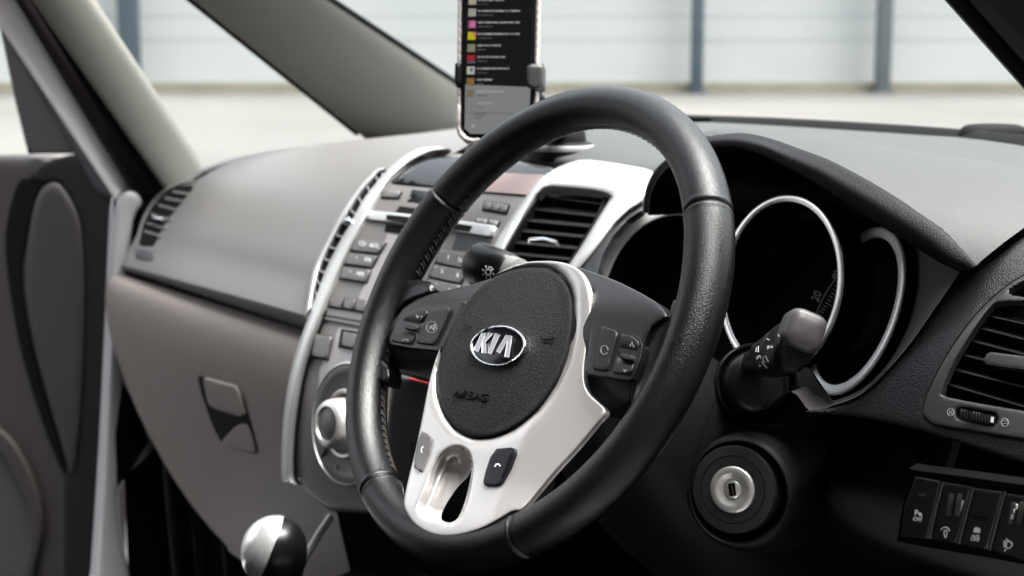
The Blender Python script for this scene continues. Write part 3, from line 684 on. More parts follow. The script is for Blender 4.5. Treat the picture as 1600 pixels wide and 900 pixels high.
obj('trim_groove', ribbon([(a+3, b+1) for a, b in trim_i[9:]], [(a+6, b+1) for a, b in trim_i[9:]], CS, .0015, .0004, 2, .002), VOID, tl)
# slim vent between two silver edges
sv_o = [(602, 262), (586, 266), (559, 296), (532, 336), (509, 379), (489, 422), (480, 469), (476, 495)]
sv_m = [(598, 266), (590, 271), (563, 301), (538, 341), (517, 380), (500, 416), (491, 448), (486, 478)]
sv_i = [(604, 268), (594, 277), (569, 312), (550, 345), (530, 381), (511, 419), (497, 456), (488, 484)]
obj('vent_edge', ribbon(sv_o, sv_m, CS, .001, .003), SILVER2, dash)
vv = obj('air_vent', ribbon(sv_m, sv_i, CS, -.001, .0002, 2, .004), VOID, dash); tag(vv, 'tall slim air vent beside the silver trim')
om, oi = cat(sv_m, 6), cat(sv_i, 6)
for k in range(4, 40, 3):
    a, b = om[k], oi[k]; dr = np.array([-.5, 1.])*1.6
    obj('vane', sheet([a-dr, b-dr+[0, 2], b+dr+[0, 2], a+dr], CS, .0015, .003, r=.8, rd=.0005, sp=6), DASH, vv)
obj('vane_tab', sheet([(536, 337), (546, 339), (547, 345), (538, 345)], CS, .008, .008, r=2, rd=.001, sp=4), CHROME, vv)
# display and controls
obj('display', sheet([(657, 246), (716, 244), (790, 250), (860, 264), (834, 306), (770, 302), (676, 291), (610, 284)], CS, -.001+.0025, .002, r=2, rd=.0005, sp=14), GLOSS, dash)
obj('display_reflection', sheet([(745, 268), (852, 273), (834, 305), (720, 296)], CS, .0026, .001, sp=10), AMBER, dash)  # brownish reflection on the display, painted as a thin sheet
def keys(polys, name, m, par, h=.003, r=2):
    for q in polys:
        obj(name, sheet(q, CS, h, .004, r=r, rd=.0012, sp=7), m, par)
        c_ = np.mean(np.array(q, float), 0)
        obj('button_gap', sheet([tuple(c_+(np.array(p)-c_)*(1+2.2/max(6, np.linalg.norm(np.array(p)-c_)))+[.6, .8]) for p in q], CS, .0016, .001, sp=10), VOID, par)
def wellf(q, h=.0008):
    return sheet(q, CS, h, .001, sp=10)
ctl = obj('audio_unit', sheet([(606, 288), (674, 294), (760, 302), (834, 308), (806, 352), (776, 402), (745, 462), (700, 500), (620, 520), (500, 497), (516, 455), (545, 395), (575, 335)], CS, .0006, .001, sp=12), STACK, dash)
keys([[(600, 298), (626, 299), (621, 309), (596, 308)]], 'console_button', KEY, ctl)
obj('disc_slot_door', wellf([(644, 296), (676, 300), (671, 320), (636, 315)]), GLOSS, ctl)
keys([[(757, 315), (768, 316), (765, 328), (754, 326)], [(769, 316), (781, 318), (778, 330), (766, 328)], [(782, 318), (794, 320), (790, 332), (779, 330)]], 'console_button', KEY, ctl)
obj('slot_recess', wellf([(624, 322), (655, 326), (652, 336), (618, 331)]), VOID, ctl)
cdo = [(577, 329), (640, 335), (715, 344), (772, 352), (776, 355), (770, 368), (765, 370), (710, 361), (637, 350), (574, 343), (571, 340)]
cd_ = obj('disc_slot', sheet(cdo, CS, .0045, .005, r=3, rd=.0018, sp=8), SILVER2, ctl)
obj('slot_opening', sheet([(604, 335), (640, 339), (700, 347), (738, 353), (733, 362), (690, 356), (640, 349), (603, 343)], CS, .0050, .001, sp=8), VOID, cd_)
obj('slot_recess', wellf([(603, 350), (634, 353), (628, 366), (600, 362)]), VOID, ctl)
obj('wide_panel', wellf([(714, 366), (769, 374), (757, 393), (706, 388)], .0014), DASHB, ctl)
keys([[(745, 341), (762, 343), (760, 349), (744, 347)], [(765, 343), (779, 346), (776, 352), (763, 349)]], 'console_button', STACKL, ctl, r=1)
obj('pale_panel', wellf([(606, 365), (640, 372), (660, 470), (640, 492), (556, 480), (562, 460), (590, 404)], .0010), STACKL, ctl)
KB = [[(556, 373), (602, 379), (592, 396), (547, 391)], [(546, 395), (590, 400), (580, 417), (537, 412)], [(536, 417), (578, 422), (571, 441), (531, 434)],
      [(688, 390), (739, 399), (728, 420), (680, 410)], [(680, 414), (730, 423), (718, 443), (670, 432)], [(670, 436), (719, 446), (708, 466), (660, 456)]]
keys(KB, 'console_button', KEY, ctl, .0042)
keys([[(517, 464), (537, 466), (532, 481), (513, 478)], [(539, 466), (556, 468), (551, 484), (535, 481)], [(558, 468), (574, 471), (569, 487), (553, 484)]], 'console_button', KEY, ctl)
dc = CS.pt(640, 410); dn = CS.nrm(dc)
obj('tuning_dial', lathe(dc, dn, [(0, .010), (.022, .010), (.0255, .009), (.029, .005), (.030, .001)], 40), KEY, ctl)
obj('dial_ring', lathe(dc, dn, [(.0315, .000), (.0312, .003), (.0298, .004), (.0288, .002)], 40), SILVER2, ctl)
lt = [text(t, CS, p, (8, 1.3), (1.2, -10), 1, .0048, .0006) for t, p in (('CD', (566, 381)), ('AUX', (584, 384)), ('<', (556, 403)), ('FM', (574, 406)), ('>', (546, 425)), ('AM', (562, 428)), ('1', (700, 402)), ('2om', (722, 407)), ('3', (690, 424)), ('4', (714, 430)), ('5', (680, 447)), ('6', (702, 454)))]
obj('key_lettering', join(*lt), LETTERD, ctl)
ln = [stroke(p, CS, 1.6, .0012, .0008) for p in ([(500, 491), (580, 505), (640, 514)], [(676, 330), (706, 333), (800, 350)][1:], [(505, 497), (560, 507)][:2])]
obj('panel_joint', join(*ln[:1]), VOID, ctl)
# climate area
keys([[(494, 522), (518, 526), (511, 561), (486, 556)]], 'hazard_button', KEY, dash, .004)
obj('climate_button_well', wellf([(533, 514), (562, 518), (556, 548), (528, 543)], .0010), VOID, dash)
keys([[(537, 518), (560, 522), (555, 545), (532, 540)]], 'climate_button', KEY, dash, .004)
obj('climate_panel', wellf([(530, 512), (500, 575), (492, 650), (560, 700), (600, 620), (600, 520)], .0006), STACKL, dash)
kc = CS.pt(546, 662); kn_ = CS.nrm(kc)
cu = obj('climate_control', lathe(kc, kn_, [(.060, -.001), (.0595, .003), (.056, .0045), (.050, .0035), (.047, .0025), (0, .0025)], 56), KEY, dash)
obj('ring_edge', lathe(kc, kn_, [(.0615, -.001), (.0612, .0035), (.0598, .0045), (.0590, .003)], 56), SILVER2, cu)
obj('dial_ring', lathe(kc+kn_*.002, kn_, [(.0345, .000), (.0345, .005), (.0330, .0065), (.0305, .006), (.0295, .002)], 48), SILVER, cu)
obj('knob', lathe(kc+kn_*.002, kn_, [(.026, 0), (.0255, .012), (.0240, .022), (.0215, .0255), (.0175, .026), (.0165, .0235), (0, .0225)], 48), SILVER, cu)
obj('knob_face', lathe(kc+kn_*.0245, kn_, [(.0162, -.002), (.0160, .0012), (.0145, .0022), (0, .0030)], 40), KEY, cu)
obj('dial_mark', join(stroke([(553, 578), (566, 584), (574, 596)], CS, 4, .0075, .001)), mat('blue_mark', (.02, .04, .25), .4), cu)
obj('dial_symbol', join(text('Y', CS, (524, 731), (12, 3), (2, -14), 1, .0055, .001), stroke([(504, 630), (509, 636)], CS, 1.5, .0055, .001), stroke([(499, 672), (503, 676)], CS, 1.5, .0055, .001)), LETTERD, cu)
obj('ring_split', join(stroke([(501, 716), (512, 697)], CS, 2.5, .0056, .001), stroke([(506, 624), (518, 634)], CS, 2, .0056, .001)), VOID, cu)
# silver pod round the central vent
POD = [(905, 250), (940, 252), (985, 258), (1024, 266), (1018, 290), (1006, 316), (985, 330), (962, 350), (936, 385), (908, 420), (880, 450), (850, 470), (800, 470), (770, 440), (758, 415), (766, 393), (790, 352), (818, 312), (842, 282), (870, 262)]
VC = [(850, 296), (880, 295), (930, 300), (951, 306), (952, 312), (935, 340), (908, 385), (890, 412), (870, 436), (775, 430), (782, 405), (806, 360), (830, 320)]
def podp(a, b):
    e = 0
    x = (a-(905+(250-b)*.75))
    return .006+.006*math.exp(-((b-272)/40)**2)
pod = obj('vent_surround', sheet(cat(POD, 2, True), CS, 0, .007, holes=[cat(VC, 2, True)], r=9, rd=.006, sp=8, prof=podp), SILVER2, dash)
cv = obj('air_vent', sheet([(840, 285), (965, 295), (880, 450), (765, 445)], CS, -.016, .001, sp=14), VOID, dash); tag(cv, 'square air vent in the silver surround beside the wheel')
obj('vent_side', ribbon([(951, 304), (936, 340), (909, 385), (880, 430)], [(944, 306), (929, 342), (902, 387), (873, 432)], CS, .0, 0, 2, .016), PANEL, cv)
obj('vent_side', ribbon([(851, 294), (830, 320), (806, 360), (778, 410)], [(853, 296), (833, 321), (809, 361), (781, 411)], CS, .0, 0, 2, .016), PANEL, cv)
for k, (a, b, c, d) in enumerate([(846, 306, 948, 319), (830, 326, 936, 338), (818, 344, 922, 354), (806, 360, 910, 370), (796, 378, 900, 388), (788, 395, 890, 405), (780, 410, 880, 422)]):
    P0, P1 = CS.pt(a, b, -.004), CS.pt(c, d, -.004); nn = CS.nrm((P0+P1)/2); dn_ = np.array([0, .35, -.94]); fwd = nz([0, .9, .12])
    sl_ = nz(P1-P0)
    v_ = obj('vane', blade(P0, P1, fwd, dn_, .018, .0016), VANE, cv); v_.data.materials.append(VEDGE)
obj('vane_tab', tube([CS.pt(827, 378, .006), CS.pt(828, 373, .009), CS.pt(850, 373, .010), CS.pt(870, 378, .009), CS.pt(873, 382, .004)], .0016, 10), CHROME, cv)
# panel between pod and instruments
obj('instrument_side_panel', sheet([(1024, 268), (1010, 296), (1003, 328), (980, 344), (957, 370), (940, 401), (931, 436), (928, 480), (880, 480), (860, 450), (905, 422), (945, 372), (985, 332), (1010, 312)], CS, .002, .006, r=1.5, rd=.0008, sp=8), DASHB, dash)
CKP = Plane(onX(640, 650, -.235), nz([.30, -.95, .02]))
obj('console_cheek', sheet(cat([(612, 604), (624, 587), (674, 600), (760, 620), (760, 820), (598, 812), (602, 700)], 2, True), CKP, 0, .10, r=5, rd=.004, sp=12), mat('cheek_plastic', (.014, .0115, .0125), .5, var=.04), dash)
obj('red_strip', tube([CKP.pt(640, 592, .001), CKP.pt(690, 604, .001)], .0015, 8), RED, dash)
# driver-side facia
FA = [(.36, .098), (.30, .095), (.255, .084), (.205, .056), (.172, .026), (.152, .0), (.139, -.03), (.132, -.06), (.131, -.09), (.140, -.118), (.165, -.13)]
FS = Poly(FA, [(y+.006, z) for y, z in FA], .1, .4)
vf = [(1448, 655), (1441, 648), (1443, 632), (1462, 588), (1486, 545), (1522, 495), (1560, 458), (1604, 428), (1680, 400), (1700, 700), (1600, 687), (1520, 674), (1460, 664)]
fac = [(1500, 425), (1524, 421), (1542, 413), (1570, 392), (1604, 366), (1700, 310), (1740, 500), (1740, 800), (1660, 745), (1560, 712), (1480, 686), (1400, 664), (1330, 650), (1268, 646), (1262, 641), (1300, 636), (1345, 618), (1385, 582), (1425, 535), (1462, 482)]
vcen = np.array([1600, 560]); obj('facia', sheet(cat(fac, 2, True), FS, .0, .02, r=6, rd=.004, sp=12, holes=[cat([tuple(vcen+(np.array(p)-vcen)*.985) for p in vf], 2, True)]), DASHB, dash)
def openq(q): return cat(q, 2, True)
VO = [(1473, 612), (1478, 595), (1494, 561), (1526, 510), (1548, 481), (1560, 473), (1604, 472), (1690, 478), (1690, 660), (1604, 643), (1540, 632), (1478, 620)]
V2 = [(1577, 458), (1596, 442), (1640, 424), (1690, 415), (1690, 470), (1600, 464)]
V3 = [(1494, 642), (1497, 637), (1508, 637), (1555, 646), (1559, 650), (1557, 663), (1550, 665), (1500, 655), (1494, 651)]
dv = obj('air_vent', sheet(cat(vf, 2, True), FS, .0025, .004, holes=[openq(VO), openq(V2), V3], r=4, rd=.0022, sp=9), mat('vent_frame_plastic', (.052, .05, .052), .42, bump=('noise', 2200, .12, .0002), var=.04), dash); tag(dv, 'driver side air vent with wide vanes and a thumb wheel')
obj('vent_throat', sheet([(1450, 640), (1480, 540), (1560, 440), (1740, 380), (1740, 700), (1500, 680)], FS, -.022, .001, sp=30), VOID, dv)
bars = [(1549, 493, 495), (1531, 511, 517), (1514, 530, 537), (1500, 552, 558), (1488, 575, 583), (1478, 598, 612)]
for a, b, e in bars:
    P0, P1 = FS.pt(a, b, -.003), FS.pt(1660, b+(e-b)*1.2+22*(1660-a)/110, -.003); fwd = nz([0, .95, -.10]); dn_ = np.array([0, .1, -.99])
    v_ = obj('vane', blade(P0, P1, fwd, dn_, .02, .0018), VANE, dv); v_.data.materials.append(VEDGE)
obj('vane_tab', sheet([(1536, 563), (1542, 553), (1549, 550), (1604, 557), (1640, 562), (1640, 577), (1600, 575), (1539, 567)], FS, .008, .012, r=3, rd=.0015, sp=5), mat('tab_grey', (.045, .045, .045), .4), dv)
obj('tab_edge', stroke([(1540, 568), (1590, 575), (1640, 580)], FS, 1.2, .0085, .001), CHROME, dv)
tw = [sheet([(1500+i*4.6, 639+i*.9), (1503.2+i*4.6, 639.4+i*.9), (1503.5+i*4.6, 655+i*.9), (1500+i*4.6, 654.5+i*.9)], FS, .0030+.0018*sin(pi*(i+.5)/12), .004, r=.8, rd=.0005, sp=5) for i in range(12)]
obj('thumb_wheel', join(*tw), BUTTON, dv)
obj('wheel_mark', sheet([(1548.5, 651), (1551.5, 651.5), (1550.5, 660), (1547.5, 659.5)], FS, .0056, .001, sp=5), LETTER, dv)
obj('flow_symbol', join(stroke([(1485+5*cos(t), 644+6*sin(t)) for t in np.linspace(0, 2*pi, 17)[:-1]], FS, .9, .003, .0005, True), stroke([(1482, 640), (1488, 648)], FS, .8, .003, .0005), stroke([(1488, 640), (1482, 648)], FS, .8, .003, .0005)), LETTERD, dv)
obj('flow_symbol', join(stroke([(1569.5+5.5*cos(t), 660+6.5*sin(t)) for t in np.linspace(0, 2*pi, 17)[:-1]], FS, .9, .003, .0005, True), stroke([(1565, 658), (1574, 657)], FS, .8, .003, .0005), stroke([(1565, 662), (1574, 661)], FS, .8, .003, .0005)), LETTERD, dv)
# hood over the instruments
hA = [((1046, 246), .215), ((1070, 228), .205), ((1105, 214), .195), ((1150, 211), .188), ((1195, 220), .182), ((1240, 236), .178), ((1285, 253), .174), ((1330, 276), .17), ((1375, 302), .168), ((1420, 331), .167), ((1465, 361), .168), ((1497, 391), .170), ((1523, 416), .172)]
hM = [((1053, 252), .205), ((1076, 236), .195), ((1108, 224), .185), ((1150, 221), .178), ((1192, 230), .172), ((1232, 248), .168), ((1275, 267), .164), ((1318, 293), .161), ((1362, 320), .16), ((1407, 350), .16), ((1450, 380), .161), ((1484, 407), .164), ((1512, 421), .170)]
hL = [((1062, 260), .205), ((1083, 246), .20), ((1112, 236), .195), ((1150, 232), .188), ((1185, 240), .182), ((1222, 258), .178), ((1262, 279), .174), ((1305, 306), .17), ((1348, 334), .168), ((1394, 364), .167), ((1438, 391), .168), ((1474, 412), .170), ((1500, 424), .174)]
hB = [((1046, 243), .23), ((1070, 226), .24), ((1105, 212.3), .25), ((1170, 212), .26), ((1240, 217), .27), ((1330, 225), .285), ((1420, 235), .30), ((1510, 247), .31), ((1600, 262), .32), ((1680, 282), .325), ((1740, 300), .33), ((1760, 330), .31), ((1700, 320), .27)]
# re-space the crest so that the surface runs smoothly down to the facia line
hE = [((1046, 246), .215), ((1070, 228), .205), ((1110, 213), .197), ((1165, 211), .20), ((1225, 222), .205), ((1290, 236), .21), ((1350, 255), .215), ((1410, 277), .22), ((1470, 303), .22), ((1520, 330), .215), ((1560, 352), .205), ((1580, 372), .195), ((1560, 398), .182)]
rA, rM, rL = [[onY(p[0], p[1], y) for p, y in q] for q in (hA, hM, hL)]
rB = [onY(p[0], p[1], y) for p, y in hB[:11]]
hood_crest = cat(rB, 4); A_ = cat(rA, 4)
def lerp_curve(C_, n): 
    C_ = np.array(C_); idx = np.linspace(0, len(C_)-1, n); lo = idx.astype(int); hi = np.minimum(lo+1, len(C_)-1); f = (idx-lo)[:, None]
    return C_[lo]*(1-f)+C_[hi]*f
nn_ = 40; a_, b_ = lerp_curve(A_, nn_), lerp_curve(hood_crest, nn_)
rows = []
for t in (0, .02, .08, .2, .35, .5, .65, .8, .9, 1.0):
    mid = a_*(1-t)+b_*t; mid[:, 2] += .010*sin(pi*t)*np.clip(np.linspace(0, 1, nn_)*1.5+.2, 0, 1); rows.append(mid)
for dy, dz in ((.02, -.003), (.05, -.014), (.09, -.03), (.13, -.05)): rows.append(b_+np.array([0, dy, dz]))
obj('instrument_hood', grid(rows), DASHL, dash)
hin = [p+np.array([0, .05, -.002]) for p in rL]; hin2 = [p+np.array([0, .14, -.02]) for p in rL]
dA = [p+np.array([0, .006, .0015]) for p in rA]
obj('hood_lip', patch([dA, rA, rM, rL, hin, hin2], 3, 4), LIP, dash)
# left foot of the hood
lf = [((1046, 247), .215), ((1030, 262), .225), ((1018, 282), .235), ((1011, 305), .24), ((1009, 330), .245)]
li = [((1062, 260), .205), ((1046, 276), .22), ((1035, 296), .23), ((1030, 316), .235), ((1030, 336), .24)]
o1 = [onY(p[0], p[1], y) for p, y in lf]; i1 = [onY(p[0], p[1], y) for p, y in li]
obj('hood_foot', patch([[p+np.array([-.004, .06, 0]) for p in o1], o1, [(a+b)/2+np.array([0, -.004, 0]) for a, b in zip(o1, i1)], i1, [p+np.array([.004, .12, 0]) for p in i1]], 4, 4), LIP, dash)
# instrument cluster
GT = rad(22); gn = np.array([0, -cos(GT), sin(GT)]); gv = np.array([0, sin(GT), cos(GT)]); gx = np.array([1., 0, 0])
GC = onY(1180, 457, .25); GP = Plane(GC, gn)
clus = obj('instrument_cluster', box(GC-gn*.045+gv*.0, gx*.40, gv*.24, gn*.01), VOID, dash)
def gframe(px_, py_, yaw, t):
    n_ = np.array([sin(yaw)*cos(t), -cos(yaw)*cos(t), sin(t)]); x_ = nz(np.cross([0, 0, 1.], n_)); return onY(px_, py_, .25), n_, x_, np.cross(n_, x_)
def gauge(fr_, rr, lab, p0=None, p1=None, a0=0, a1=360, m=None, w=.0074):
    c, n_, x_, y_ = fr_; P_ = Plane(c, n_)
    if p0: 
        q = P_.pt(*p0)-c; a0 = math.degrees(math.atan2(q @ y_, q @ x_)); q = P_.pt(*p1)-c; a1 = math.degrees(math.atan2(q @ y_, q @ x_))
        while a1 < a0: a1 += 360
    n = 80; full = abs(a1-a0-360) < 1; rg = range(n if full else n+1)
    def ringrow(r_, h_): return [c+n_*h_+r_*(cos(rad(a0+(a1-a0)*k/n))*x_+sin(rad(a0+(a1-a0)*k/n))*y_) for k in rg]
    rows = [ringrow(r_, h_) for r_, h_ in ((rr-.0003, -.0012), (rr-.0001, .0), (rr-.0006, .0006), (rr-.0024, .0010), (rr-w+.0008, .0008), (rr-w+.0002, .0003), (rr-w, -.0010))]
    g_ = obj('gauge_ring', grid(rows, full), m or RINGM, clus); tag(g_, lab)
    obj('gauge_tube', grid([ringrow(rr-.0012, -.034), ringrow(rr-.0008, -.0010), ringrow(rr-w+.0004, -.0012), ringrow(rr-.009, -.036)], full), VOID, clus)
    return g_
FM = gframe(1217, 442.7, -.093, .183)
gauge(FM, .0745, 'large middle gauge ring')
gauge(gframe(1334.3, 485.5, -.42, .35), .0690, 'crescent gauge ring next to the driver side vent', (1264, 569), (1327, 382), m=mat('semi_bright_ring', (.95, .94, .94), .36, metal=.5, spec=.6), w=.0088)
gauge(gframe(1036, 452.4, .126, .35), .0785, 'crescent gauge ring next to the central vent', (1100, 355), (1080, 560), m=mat('satin_ring', (.97, .96, .96), .5, spec=.7), w=.0100)
GF = Plane(FM[0]-FM[1]*.030, FM[1])
ga = [text('20', GF, (1276, 463), (4.5, -12), (-13, -6), 1.25, 0, .0005), text('40', GF, (1306, 430), (8, -11), (-12, -8), 1.1, 0, .0005), stroke(cat([(1274, 496), (1280, 478), (1290, 458), (1302, 440), (1314, 426)], 3), GF, 1, 0, .0005)]
for k in range(14):
    t = k/13; a = np.array([1275+38*t, 494-66*t+4*sin(pi*t)]); ga.append(stroke([a, a+np.array([6, 4])*(1.5 if k % 5 == 0 else .9)], GF, 1, 0, .0005))
obj('gauge_markings', join(*ga), mat('dim_print', (.16, .16, .17), .5), clus)
obj('needle', stroke([(1280, 505), (1300, 501)], GF, 2.5, .004, .001), RED, clus)
# bezel bowl around the gauges
bo_o = [((1500, 425), .176), ((1462, 480), .160), ((1425, 533), .150), ((1385, 580), .142), ((1345, 616), .136), ((1300, 634), .136), ((1266, 642), .138), ((1236, 612), .15), ((1190, 640), .14)]
bo_i = [((1424, 345), None), ((1428, 430), None), ((1418, 500), None), ((1392, 560), None), ((1358, 600), None), ((1320, 622), None), ((1290, 625), None), ((1262, 600), None), ((1225, 640), None)]
ro = [onY(p[0], p[1], y) for p, y in bo_o]; ri = [GP.pt(p[0], p[1], -.004) for p, _ in bo_i]
obj('cluster_bezel', patch([ro, [a*.5+b*.5+np.array([0, .004, 0]) for a, b in zip(ro, ri)], ri, [p-gn*.03 for p in ri]], 4, 4), mat('bezel_grey', (.075, .069, .067), .45, spec=.4, var=.04), dash)
obj('cluster_shroud', sheet([(1225, 560), (1262, 575), (1300, 630), (1240, 600)], Plane(onY(1260, 600, .20), gn), 0, .004, sp=12), BUTTON, dash)
# lower dash and switch panel
KS = Plane((.35, .060, -.07), nz([.05, -cos(rad(12)), -sin(rad(12))]))
kn_o = [(1262, 646), (1330, 652), (1400, 666), (1480, 688), (1560, 714), (1700, 760), (1760, 1100), (1150, 1100), (1210, 880), (1290, 720)]
def kneepts(x, y): return onX
def kr(y0, z0):
    out = []
    for x in (.08, .115, .15, .19, .24, .30, .38, .46, .54):
        out.append((x, y0+float(np.interp(x, [.08, .13, .19, .26], [.17, .11, .045, 0])), z0))
    return out
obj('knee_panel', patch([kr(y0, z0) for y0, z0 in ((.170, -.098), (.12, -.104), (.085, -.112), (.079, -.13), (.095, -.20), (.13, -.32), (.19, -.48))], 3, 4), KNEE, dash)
KS = Plane((.35, .079, -.13), nz([.04, -cos(rad(14)), -sin(rad(14))]))
KF = Plane(KS.P+KS.n*.003, KS.n)
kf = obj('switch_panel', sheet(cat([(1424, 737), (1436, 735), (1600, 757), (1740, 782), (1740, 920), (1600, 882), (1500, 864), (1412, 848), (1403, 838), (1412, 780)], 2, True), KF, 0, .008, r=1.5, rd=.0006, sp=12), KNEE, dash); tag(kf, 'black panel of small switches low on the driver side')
div = [[(1473, 754), (1462, 796), (1452, 842)], [(1521, 762), (1509, 806), (1498, 850)], [(1570, 769), (1558, 814), (1546, 860)], [(1602, 800), (1594, 868)]]
SWO = [[(1431, 745), (1471, 752), (1450, 842), (1407, 838), (1414, 790)], [(1475, 754), (1519, 761), (1496, 849), (1454, 842)], [(1523, 763), (1568, 769), (1544, 859), (1500, 850)], [(1572, 771), (1640, 782), (1620, 880), (1548, 860)]]
for q, lb_ in zip(SWO, ('parking sensor switch', 'dimmer switch', 'stability control switch', 'headlamp level switch')):
    s_ = obj('switch', sheet(q, KF, .0025, .003, r=2, rd=.0015, sp=7), mat('black_switch', (.007, .007, .009), .38, spec=.4), kf); tag(s_, lb_)
    if 'dimmer' in lb_ or 'headlamp' in lb_:
        ox = 1480 if 'dimmer' in lb_ else 1577
        oy = 0 if 'dimmer' in lb_ else 13
        tt = []
        for cx_ in (0, 13):
            for i in range(12): tt.append(stroke([(ox+cx_+(11-i)*.45-2, 773+oy+i*2.9), (ox+cx_+(11-i)*.45+5.5, 774+oy+i*2.9)], KF, 1.3, .0036+.0015*sin(pi*i/11), .001))
        obj('thumb_wheel', join(*tt), mat('ribbed_wheel', (.06, .055, .05), .6), s_)
kl = [stroke(p, KF, 1.6, .0028, .001) for p in div[:3]]
obj('switch_gap', join(*kl), mat('edge_grey', (.11, .11, .11), .5), kf)
ic = [text('P', KF, (1431, 802), (10, 1.5), (1.5, -12), 1, .0032, .0006, .02), text('OFF', KF, (1433, 812), (8, 1.4), (1, -9), 1, .0032, .0006),
      text('OFF', KF, (1523, 843), (8, 1.4), (1, -9), 1, .0032, .0006), sheet([(1502, 782), (1506, 783), (1497, 808)], KF, .0034, .0006, sp=6),
      sheet([(1434, 801), (1439, 802), (1440, 808), (1435, 805)], KF, .0032, .0006, sp=6),
      stroke(cat([(1470, 828), (1473, 825), (1477, 824), (1481, 826), (1483, 830)], 3), KF, 1.6, .0032, .0006),
      stroke([(1475, 829), (1479, 829.5), (1479, 834), (1477.5, 840), (1476, 840), (1474.5, 834)], KF, 1.2, .0032, .0006, True),
      sheet([(1521, 827), (1523, 824), (1529, 825), (1531, 828), (1531, 833), (1521, 832)], KF, .0032, .0006, r=.5, rd=.0001, sp=5),
      stroke([(1521, 835), (1518, 837), (1524, 838), (1519, 840)], KF, 1.3, .0032, .0006), stroke([(1528, 835), (1525, 837), (1530, 838), (1526, 840)], KF, 1.3, .0032, .0006),
      stroke(cat([(1573, 846), (1578, 847), (1581, 851), (1578, 856), (1572, 856)], 3, True), KF, 1.4, .0032, .0006, True)]
ic += [stroke([(1567.5, 846+i*2.7), (1571, 846.5+i*2.7)], KF, 1.2, .0032, .0006) for i in range(4)]
ic += [sheet([(1571, 842), (1574, 842), (1573, 845)], KF, .0032, .0005, sp=5), sheet([(1569, 859), (1572, 859), (1570, 862)], KF, .0032, .0005, sp=5)]
ic += [text(t, KF, p, (7.5, 1.4), (1, -9), 1, .0055, .0006, .01) for t, p in (('2', (1588, 792)), ('1', (1584, 800)), ('0', (1581, 808)))]
obj('switch_symbol', join(*ic), LETTER, kf)
obj('switch_lamp', stroke([(1435, 773), (1446, 775)], KF, 2.5, .003, .0005), mat('dim_grey', (.05, .05, .05), .5), kf)
obj('release_tab', sheet([(1519, 807), (1540, 810), (1541, 814), (1519, 811)], KF, .004, .002, r=1, rd=.0005, sp=4), PANEL, kf)
# ------------------------------------------------------------------ car body round the cabin
body = thing('car_body', 'car body shell with windscreen, slanting pillars and pale door opening on the passenger side', 'car', (-.36, 0, -1.0))
def ext(a, b, t): a, b = np.array(a, float), np.array(b, float); return a+(b-a)*t
e1a, e1b = onX(568, 215, -1.1), onX(300, 0, -1.0)
e2a, e2b = onX(715, 135, -1.05), onX(510, 0, -.95)
e3a, e3b = onX(310, 257, -1.1), onX(140, 0, -1.02)
e4a, e4b = onX(238, 268, -1.085), onX(50, 0, -1.02)
def bar(a0, a1, b0, b1, bulge, deep, ts=(-.12, 0, .5, 1, 1.6, 2.4), inn=np.array([.6, -.7, .1])):
    rows = []
    for t in ts:
        A, B = ext(a0, a1, t), ext(b0, b1, t); r = [A-inn*deep]
        for k in range(9):
            u = k/8; r.append(A*(1-u)+B*u+inn*bulge*sin(pi*u)**.7)
        r.append(B-inn*deep); rows.append(r)
    return patch(rows, 2, 4)
obj('windscreen_pillar', bar(e1a, e1b, e2a, e2b, .035, .02, ts=(-.45, -.2, 0, .5, 1, 1.6, 2.4)), PILL, body)
obj('pillar_edge', bar(e1a, e1b, ext(e1a, e2a, .26), ext(e1b, e2b, .24), .012, .02), TRIM, body)
obj('pillar_seal', bar(e2a, e2b, e2a+np.array([0, .006, .006]), e2b+np.array([0, .006, .006]), .001, .004), SEAL, body)
obj('pillar_seal', bar(e1a+[0, -.005, -.003], e1b+[0, -.005, -.003], e1a, e1b, .001, .004, ts=(.03, .5, 1, 1.6, 2.4)), SEAL, body)
obj('door_pillar', bar(e4a, e4b, e3a, e3b, .018, .02), TRIM, body)
def strip(name, l0, l1, r0, r1, X, m, bulge=.006, deep=.012, X1=None, inn=np.array([.6, -.7, .1])):
    X1 = X if X1 is None else X1
    return obj(name, bar(onX(*l0, X), onX(*l1, X1), onX(*r0, X), onX(*r1, X1), bulge, deep, inn=inn), m, body)
strip('rubber_seal', (226, 290), (48, 0), (243, 262), (62, 0), -1.10, SEAL, .006, .02, -1.03)
strip('inner_trim', (204, 300), (24, 0), (229, 286), (50, 0), -1.115, BROWN, .004, .02, -1.05)
strip('door_opening_edge', (184, 318), (-28, 0), (208, 300), (24, 0), -1.125, BODY, .014, .02, -1.06, np.array([.1, -.7, .7]))
BP = Plane((-1.135, 0, 0), (1, -.15, 0))
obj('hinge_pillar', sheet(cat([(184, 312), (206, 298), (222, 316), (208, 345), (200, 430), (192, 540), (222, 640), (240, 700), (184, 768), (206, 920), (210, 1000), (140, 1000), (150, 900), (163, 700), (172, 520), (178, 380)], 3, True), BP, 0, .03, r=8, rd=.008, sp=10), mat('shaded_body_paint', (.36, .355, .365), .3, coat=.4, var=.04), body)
obj('hinge_pocket', sheet([(191, 598), (218, 640), (232, 690), (200, 742), (183, 758), (180, 680)], BP, .002, .001, sp=12), VOID, body)
obj('footwell_side', patch([[(-1.125, y, z) for y in (.16, .3, .5, .75)] for z in (.02, -.2, -.45, -.8)], 2, 2), CARPET, body)
for i, (a, w_) in enumerate([(262, 7), (297, 5), (330, 9)]):
    P_ = onX(a, 760, -1.10); obj('footwell_rib', tube([P_+[0, 0, .25], P_, P_+[0, .02, -.3]], .006+.002*i, 10), BROWN, body)
obj('firewall', patch([[(x, .42, z) for x in (-1.05, -.6, 0, .45)] for z in (-.02, -.3, -.8)], 2, 2), CARPET, body)
